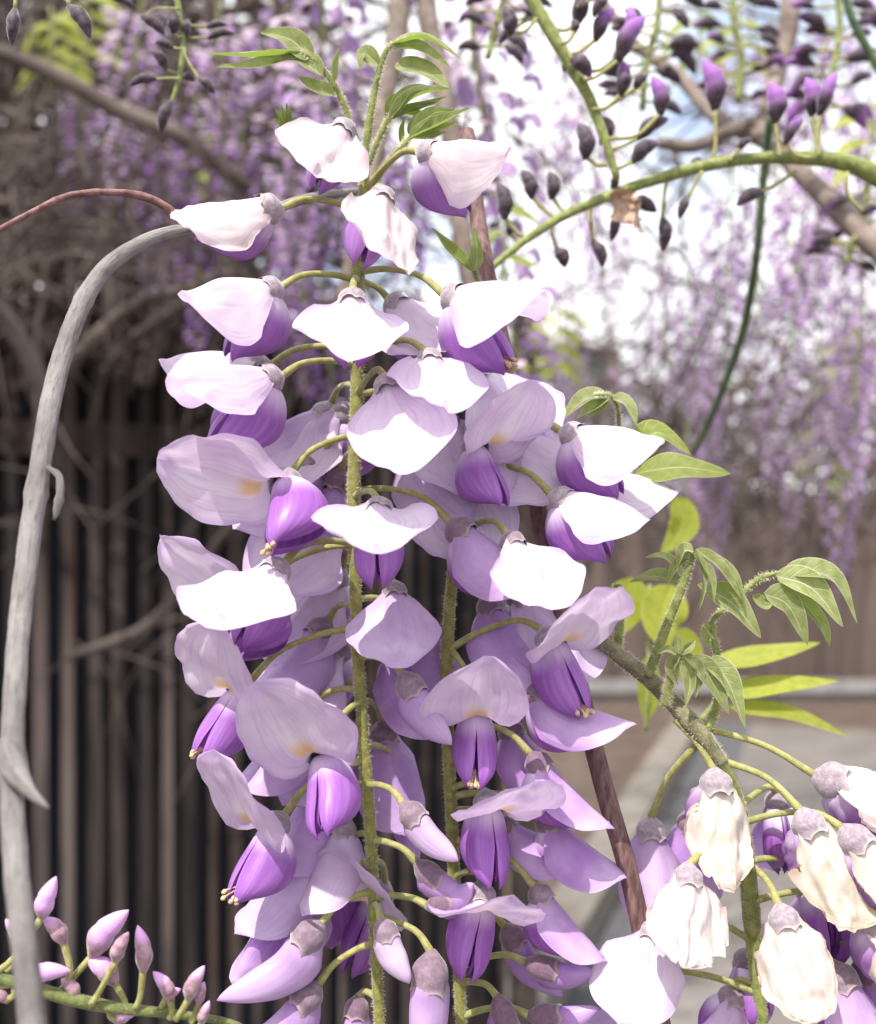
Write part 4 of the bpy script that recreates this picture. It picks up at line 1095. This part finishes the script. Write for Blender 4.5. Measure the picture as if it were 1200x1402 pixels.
# ------------------------------------------------------------------ the flower clusters
RA = [(500, 215, .206, 13), (498, 290, .203, 18), (490, 380, .2, 20), (489, 540, .199, 18), (485, 640, .199, 17), (485, 720, .199, 17), (489, 870, .199, 16), (497, 1000, .199, 16), (507, 1130, .199, 16), (513, 1260, .199, 16), (520, 1402, .199, 15), (526, 1500, .199, 14)]
RB = [(668, 420, .216, 12), (645, 600, .211, 14), (625, 740, .207, 15), (614, 860, .204, 17), (612, 960, .203, 17), (620, 1150, .203, 17), (628, 1320, .203, 16), (632, 1402, .203, 15), (636, 1500, .203, 14)]
RC = [(985, 1040, .198, 22), (1008, 1095, .2, 22), (1022, 1180, .2, 24), (1030, 1260, .2, 24), (1036, 1330, .2, 20), (1045, 1420, .2, 18), (1050, 1500, .2, 16)]
def on_rachis(R, py):
    for a, b in zip(R, R[1:]):
        if a[1] <= py <= b[1]:
            t = (py - a[1]) / (b[1] - a[1])
            return tuple(a[i] + (b[i] - a[i]) * t for i in range(3))
    return R[0][:3] if py < R[0][1] else R[-1][:3]

thA = thing('wisteria_raceme', at(500, 215, .2), 'large hanging wisteria flower cluster, white above and purple below, in the centre', 'flower cluster')
stem_part('rachis', thA, RA, M['rachis'], n=120, sides=12, bump=.12, freq=900)
hairs(thA, RA, 6000, .0006, M['hair'], 1)
thB = thing('wisteria_raceme', at(640, 600, .21), 'purple wisteria flower cluster hanging close behind the right of the central one', 'flower cluster')
stem_part('rachis', thB, RB, M['rachis'], n=100, sides=12, bump=.12, freq=900)
hairs(thB, RB, 4000, .0006, M['hair'], 2)
thC = thing('wisteria_raceme', at(985, 1040, .2), 'withering cream and violet wisteria cluster at the lower right', 'flower cluster')
stem_part('rachis', thC, RC, M['green_stem'], n=60, sides=12, bump=.10, freq=700)
hairs(thC, RC, 3000, .0006, M['hair'], 3)
TH = {'A': (thA, RA), 'B': (thB, RB), 'C': (thC, RC)}

# cluster, calyx px, depth mm, fwd, dorsal (right, up, towards viewer), kind, options
FL = [
 ('A', 478, 166, 197, (-.35, -.80, .35), (.30, .45, .85), 'hood', dict(size=0.827, age=1.00, wilt=.35, b=dict(crumple=.5, tipcurl=.5), w=dict(droop=34), at=(505, 240))),
 ('A', 570, 206, 195, (.88, -.36, .26), (.10, .62, .78), 'cap', dict(size=0.837, age=1, wilt=.30, b=dict(curl0=70, curl1=80, crumple=.35, W=11.5, lift=18, reflex=-18), w=dict(droop=58), at=(515, 262))),
 ('A', 525, 258, 191, (-.12, -.85, .42), (.50, .30, .80), 'hood', dict(size=.88, age=1.00, wilt=.45, b=dict(crumple=.6, curl0=70, curl1=60), w=dict(droop=32), at=(500, 290))),
 ('A', 390, 285, 195, (-.92, -.25, .25), (-.05, .65, .75), 'wilt', dict(size=1.0, age=1, wilt=.45, b=dict(W=10, L=18, crumple=.7), w=dict(droop=20), at=(492, 292))),
 ('A', 388, 392, 193, (-.74, -.46, .48), (-.10, .80, .58), 'cap', dict(size=.9, age=1, wilt=.1, at=(488, 384))),
 ('A', 388, 515, 191, (-.76, -.36, .54), (-.05, .80, .60), 'cap', dict(age=.95, stamens=True, size=0.997, at=(486, 500))),
 ('A', 375, 500, 208, (-.92, -.25, .1), (-.2, .9, .3), 'cap', dict(age=1, size=.95, at=(486, 480))),
 ('A', 483, 398, 189, (.03, -.84, .50), (.03, .50, .86), 'hood', dict(age=1.00, size=0.910, b=dict(flare=.5, lean=-.16), at=(490, 385))),
 ('A', 492, 560, 211, (-.72, -.45, -.25), (-.2, .85, .35), 'cap', dict(age=.6, at=(490, 540))),
 ('A', 400, 645, 193, (-.14, -.70, .68), (-.95, .02, .30), 'open', dict(age=0.95, size=1.03, stamens=True, b=dict(reflex=66), at=(484, 596))),
 ('A', 366, 800, 203, (-.30, -.62, .70), (-.92, .12, .36), 'open', dict(age=0.95, b=dict(reflex=80, curl1=30), at=(480, 745))),
 ('A', 390, 768, 187, (-.42, -.64, .62), (.0, .72, .70), 'hood', dict(age=1.00, size=0.950, b=dict(flare=.4, lean=.15), w=dict(droop=32), at=(484, 745))),
 ('A', 345, 930, 199, (-.50, -.72, .46), (-.05, .74, .62), 'open', dict(age=0.95, size=.93, stamens=True, at=(486, 860))),
 ('A', 448, 1016, 189, (.0, -.66, .74), (-.5, .72, .48), 'open', dict(age=0.80, size=0.957, at=(492, 960))),
 ('A', 392, 1112, 195, (-.50, -.70, .48), (-.56, .58, .52), 'open', dict(age=0.80, stamens=True, size=0.950, at=(499, 1040))),
 ('A', 432, 1140, 204, (-.40, -.90, .10), (-.70, .25, .65), 'half', dict(age=.5, at=(500, 1100))),
 ('A', 455, 1180, 211, (-.42, -.86, .2), (-.5, .5, .6), 'cap', dict(age=.3, at=(505, 1140))),
 ('A', 530, 1205, 213, (-.40, -.80, .42), (-.10, .80, .60), 'open', dict(age=0.70, at=(512, 1180))),
 ('A', 476, 1118, 203, (-.22, -.95, .2), (-.5, .3, .8), 'half', dict(age=.7, size=.85, at=(502, 1060))),
 ('A', 442, 1262, 194, (-.62, -.76, .10), (-.70, .60, .40), 'bud', dict(age=.35, size=1.05, b=dict(L=19, R=4.4, bendz=5), at=(511, 1220))),
 ('A', 438, 1345, 196, (-.60, -.78, .10), (-.70, .60, .40), 'bud', dict(age=.3, b=dict(L=18, R=4.2, bendz=5), at=(514, 1290))),
 ('A', 606, 404, 190, (.74, -.40, .54), (.04, .80, .60), 'cap', dict(age=1, size=1.018, stamens=True, at=(492, 372))),
 ('A', 530, 408, 205, (.62, -.62, .35), (.2, .6, .75), 'hood', dict(age=1.00, at=(491, 385))),
 ('A', 585, 480, 189, (.16, -.80, .52), (.12, .55, .84), 'hood', dict(size=0.820, age=1.00, b=dict(flare=.55, ear=.25, shape=.9, neck=.4), at=(490, 485))),
 ('A', 527, 512, 185, (.22, -.90, .36), (-.05, .36, .92), 'hood', dict(age=1.00, size=0.857, b=dict(flare=.45, L=21, lean=.1), at=(489, 540))),
 ('B', 640, 600, 196, (.45, -.76, .45), (.50, .72, .50), 'open', dict(size=0.820, age=0.95, b=dict(reflex=74), at=(640, 580))),
 ('B', 655, 592, 205, (.72, -.62, .10), (.30, .30, .90), 'hood', dict(age=1.00, size=0.900, at=(648, 570))),
 ('B', 604, 628, 208, (.35, -.85, .15), (.1, .2, .95), 'hood', dict(age=0.90, at=(640, 610))),
 ('B', 766, 590, 195, (.80, -.40, .40), (.16, .82, .52), 'cap', dict(w=dict(droop=40), age=1, size=0.880, at=(655, 585))),
 ('B', 752, 676, 193, (.78, -.48, .36), (.18, .80, .56), 'cap', dict(w=dict(droop=36), age=1, size=0.860, at=(700, 640))),
 ('B', 768, 650, 206, (.85, -.42, .10), (.30, .88, .30), 'cap', dict(age=1, size=.98, at=(660, 620))),
 ('A', 520, 688, 187, (0, -.62, .78), (0, .78, .62), 'hood', dict(age=1.00, size=0.930, b=dict(flare=.65, W=12.6, ear=.35, shape=.85, neck=.36, curl0=50, curl1=20), w=dict(droop=40), at=(486, 680))),
 ('A', 540, 795, 201, (.06, -.86, .45), (.1, .4, .9), 'hood', dict(age=0.60, size=.82, b=dict(flare=.3), at=(487, 770))),
 ('B', 614, 712, 195, (.65, -.74, .20), (.62, .58, .52), 'half', dict(age=.35, size=1.02, calyx_age=.15, at=(486, 672))),
 ('B', 694, 728, 190, (.36, -.84, .42), (.20, .55, .80), 'hood', dict(age=1.00, size=0.796, calyx_age=.3, at=(625, 735))),
 ('B', 742, 858, 196, (.40, -.82, .42), (.06, .84, .52), 'open', dict(age=0.85, stamens=True, size=0.958, b=dict(reflex=76), at=(616, 890))),
 ('A', 550, 920, 192, (.45, -.86, .20), (.70, .50, .40), 'bud', dict(age=.3, size=.95, calyx_age=.2, b=dict(L=15, R=3.8, bendz=2), at=(492, 900))),
 ('B', 652, 955, 197, (-.02, -.82, .48), (.04, .74, .66), 'open', dict(age=0.80, size=0.882, stamens=True, at=(613, 885))),
 ('B', 712, 940, 198, (.80, -.56, .22), (.50, .78, .40), 'half', dict(age=.3, size=.98, calyx_age=.1, at=(614, 960))),
 ('B', 664, 1080, 197, (.10, -.84, .52), (.30, .74, .60), 'open', dict(age=0.70, size=0.930, b=dict(reflex=70), at=(617, 1080))),
 ('B', 726, 1030, 197, (.50, -.85, .12), (.78, .46, .40), 'half', dict(age=.3, size=.88, calyx_age=.05, at=(614, 985))),
 ('B', 738, 1112, 201, (.58, -.80, .10), (.70, .56, .40), 'half', dict(age=.15, size=.86, calyx_age=.05, at=(618, 1090))),
 ('B', 678, 1122, 204, (.74, -.62, .10), (.5, .7, .5), 'half', dict(age=.25, size=.8, calyx_age=0, at=(619, 1110))),
 ('B', 662, 1204, 195, (-.18, -.88, .42), (.28, .74, .60), 'open', dict(age=0.65, size=0.931, b=dict(reflex=72), at=(620, 1200))),
 ('A', 568, 1178, 195, (.70, -.68, .15), (.6, .6, .5), 'bud', dict(age=.1, size=.82, calyx_age=.1, calyx=dict(L=8), b=dict(L=12), at=(506, 1150))),
 ('A', 582, 1242, 194, (.90, .25, .2), (-.2, .9, .4), 'bud', dict(age=.1, size=.78, calyx_age=.1, calyx=dict(L=8), b=dict(L=12), at=(512, 1230))),
 ('B', 730, 1210, 198, (.46, -.88, .12), (.82, .42, .40), 'half', dict(age=.3, size=.82, calyx_age=.3, at=(620, 1150))),
 ('B', 716, 1316, 199, (.95, -.30, .12), (.28, .90, .34), 'bud', dict(age=0, size=.82, calyx_age=0, calyx=dict(L=8.5), b=dict(L=15, R=3.6), at=(628, 1325))),
 ('B', 720, 1390, 199, (.98, -.06, .10), (.1, .95, .30), 'bud', dict(age=0, size=.82, calyx_age=0, calyx=dict(L=8.5), b=dict(L=15, R=3.6), at=(632, 1392))),
 ('B', 680, 1360, 198, (.28, -.95, .12), (.8, .2, .4), 'bud', dict(age=0, size=.85, calyx_age=0, calyx=dict(L=8.5), at=(630, 1345))),
 ('A', 592, 1300, 192, (-.06, -.98, .14), (-.5, 0, .85), 'bud', dict(age=.3, size=1.0, calyx_age=.25, calyx=dict(L=7.5, R=3.6), b=dict(L=20, R=4.6, bendz=1.0), at=(608, 1255))),
 ('A', 520, 1256, 190, (.34, -.90, .22), (.8, .3, .4), 'bud', dict(age=.7, size=.78, calyx_age=.25, b=dict(L=14, R=3.7, bendz=1.5), at=(514, 1240))),
 ('A', 550, 1098, 190, (.62, -.76, .22), (.6, .6, .5), 'bud', dict(age=.6, size=.86, calyx_age=.25, b=dict(L=15, R=3.6, bendz=2), at=(503, 1075))),
 ('A', 492, 1360, 203, (-.08, -.92, .35), (-.5, .2, .8), 'bud', dict(age=.2, size=.85, calyx_age=.05, at=(518, 1368))),
 ('A', 523, 985, 211, (.12, -.97, 0), (.3, .1, .9), 'half', dict(age=.2, calyx_age=.1, at=(495, 960))),
 ('A', 548, 1055, 213, (.1, -.97, .1), (.4, .1, .9), 'bud', dict(age=0, calyx_age=.05, at=(500, 1020))),
 ('A', 470, 690, 212, (-.55, -.78, .05), (-.40, .35, .85), 'hood', dict(age=0.85, size=1.05, at=(485, 660))),
 ('A', 472, 775, 214, (-.5, -.8, .05), (-.45, .35, .85), 'hood', dict(age=0.85, at=(487, 745))),
 ('A', 478, 872, 212, (-.52, -.8, .1), (-.40, .35, .85), 'hood', dict(age=0.80, size=1.05, at=(488, 840))),
 ('A', 468, 640, 209, (-.2, -.95, .1), (-.5, .2, .8), 'bud', dict(age=.2, calyx_age=.1, size=.9, at=(486, 620))),
 ('A', 575, 850, 210, (.3, -.9, .1), (.4, .3, .85), 'half', dict(age=.3, calyx_age=.1, at=(490, 820))),
 ('A', 465, 960, 213, (-.3, -.92, .1), (-.4, .3, .85), 'half', dict(age=.4, at=(495, 930))),
 ('A', 455, 550, 214, (-.4, -.88, .1), (-.4, .35, .85), 'hood', dict(age=0.90, at=(488, 530))),
 ('B', 700, 800, 209, (.5, -.8, .1), (.4, .35, .85), 'hood', dict(age=0.70, at=(622, 770))),
 ('A', 548, 600, 209, (.5, -.84, .1), (.3, .4, .85), 'half', dict(age=.6, at=(489, 570))),
 ('A', 440, 625, 210, (-.55, -.8, .1), (-.4, .5, .75), 'half', dict(age=.5, at=(487, 600))),
 ('A', 452, 845, 209, (-.5, -.84, .1), (-.4, .5, .75), 'half', dict(age=.45, at=(488, 830))),
 ('A', 532, 880, 208, (.3, -.92, .1), (.4, .4, .8), 'half', dict(age=0.17, calyx_age=.1, size=.95, at=(491, 850))),
 ('B', 664, 812, 206, (.3, -.92, .2), (.4, .5, .75), 'half', dict(age=0.20, calyx_age=.1, at=(620, 790))),
 ('B', 690, 985, 207, (.45, -.88, .1), (.6, .5, .6), 'half', dict(age=0.12, calyx_age=.05, size=.9, at=(614, 960))),
 ('A', 430, 965, 206, (-.45, -.86, .2), (-.4, .5, .75), 'half', dict(age=0.25, calyx_age=.2, size=.95, at=(495, 945))),
 ('A', 455, 1060, 207, (-.35, -.92, .1), (-.4, .4, .8), 'half', dict(age=0.15, calyx_age=.1, size=.95, at=(500, 1040))),
 ('A', 412, 1225, 204, (-.5, -.84, .2), (-.3, .6, .7), 'cap', dict(age=0.15, calyx_age=.1, size=.85, w=dict(droop=30), at=(509, 1180))),
 ('B', 690, 1265, 205, (.5, -.84, .1), (.6, .5, .5), 'bud', dict(age=0.05, calyx_age=.05, size=.9, at=(624, 1245))),
 ('A', 640, 505, 206, (.6, -.72, .2), (.2, .5, .85), 'hood', dict(age=1.00, size=.95, at=(489, 480))),
 ('A', 600, 560, 207, (.4, -.85, .2), (.2, .5, .85), 'hood', dict(age=1.00, size=.95, at=(489, 540))),
 # withering cluster
 ('C', 978, 1050, 196, (.02, -.98, .18), (.2, .2, .95), 'wilt', dict(age=1, wilt=.75, size=.98, calyx=dict(R=3.25, L=5.2), b=dict(L=19, W=8), ped=[(925, 985), (955, 1018)])),
 ('C', 890, 1116, 207, (0, -.98, .18), (.1, .2, .95), 'half', dict(age=.45, size=1.0, calyx_age=.6, ped=[(952, 1022), (915, 1065)])),
 ('C', 942, 1180, 189, (-.12, -.92, .36), (.15, .4, .9), 'wilt', dict(age=1, wilt=.6, size=.88, calyx=dict(R=3.2, L=5.2), b=dict(W=10.5, L=17, curl1=25), at=(1022, 1200))),
 ('C', 903, 1258, 195, (-.40, -.86, .25), (-.30, .3, .9), 'half', dict(age=1, size=.88, b=dict(W=12, curl0=70, curl1=60), at=(1028, 1290))),
 ('C', 1066, 1236, 188, (.22, -.92, .32), (-.10, .38, .92), 'wilt', dict(age=1, wilt=.7, size=.92, calyx=dict(R=3.2, L=5.2), b=dict(W=9.5, L=18.5), w=dict(droop=30), ped=[(1020, 1178), (1050, 1205)])),
 ('C', 1096, 1106, 191, (.36, -.92, .18), (.3, .3, .9), 'wilt', dict(age=1, wilt=.95, size=.98, calyx=dict(R=3.25, L=5.2), b=dict(W=8, L=20), w=dict(crumple=1.2), ped=[(985, 1040), (1050, 1065)])),
 ('C', 1112, 1060, 196, (.92, -.35, .18), (.25, .75, .6), 'wilt', dict(age=.9, wilt=.5, size=1.15, calyx=dict(R=3.25, L=5.2), b=dict(W=10, L=19), ped=[(972, 998), (1050, 1022)])),
 ('C', 1066, 1080, 206, (.08, -.98, -.1), (.1, .1, -.98), 'half', dict(age=.2, size=.95, calyx_age=.5, at=(1012, 1108))),
 ('C', 1152, 1130, 189, (.60, -.78, .2), (.4, .5, .75), 'wilt', dict(age=.9, wilt=.75, size=1.0, calyx=dict(R=3.25, L=5.2), at=(1018, 1128))),
 ('C', 1178, 1240, 189, (.55, -.82, .2), (.4, .4, .8), 'wilt', dict(age=.9, wilt=.7, size=1.0, calyx=dict(R=3.25, L=5.2), at=(1028, 1235))),
 ('C', 1028, 1298, 206, (-.15, -.97, 0), (-.3, .1, -.9), 'half', dict(age=.4, size=.95, at=(1034, 1300))),
 ('C', 1112, 1196, 204, (.15, -.97, .1), (0, .15, -.98), 'hood', dict(age=.5, size=1.0, b=dict(reflex=50), at=(1022, 1180))),
 ('C', 1142, 1316, 194, (.30, -.93, .18), (.5, .3, .8), 'half', dict(age=.4, size=1.02, calyx_age=.4, at=(1034, 1290))),
 ('C', 1180, 1308, 199, (.2, -.95, .1), (.5, .3, .8), 'half', dict(age=.1, calyx_age=.1, at=(1034, 1285))),
 ('C', 866, 1345, 204, (-.1, -.95, .1), (-.4, .2, .9), 'hood', dict(age=.5, at=(1040, 1360))),
 ('C', 1002, 1345, 203, (-.1, -.95, .2), (.2, .2, .9), 'hood', dict(age=.5, size=.9, at=(1040, 1350))),
 ('C', 940, 1110, 209, (.1, -.98, .0), (.3, .1, .9), 'half', dict(age=.1, size=.8, at=(1008, 1090))),
]
for i, (cl, px, py, dmm, fw, do, kind, o) in enumerate(FL):
    par, R = TH[cl]
    o = dict(o)
    pos = at(px, py, dmm / 1000)
    if 'ped' in o:
        q = o.pop('ped')
        start = at(*q[0], .199)
        mid = [at(*p, (.199 + dmm / 1000) / 2) for p in q[1:]]
    else:
        ax, ay = o.pop('at')
        rx, ry, rd = on_rachis(R, ay)
        start = at(rx, ry, rd) if cl != 'B' or abs(ax - rx) < 90 else at(ax, ay, rd)
        d = pos - start
        mid = [start + d * 0.35 + Vector((0, 0, 0.10 * d.length)), start + d * 0.75 + Vector((0, 0, 0.12 * d.length))]
    flower(par, pos, fw, do, kind, seed=i + 1, ped=(start, mid), **o)
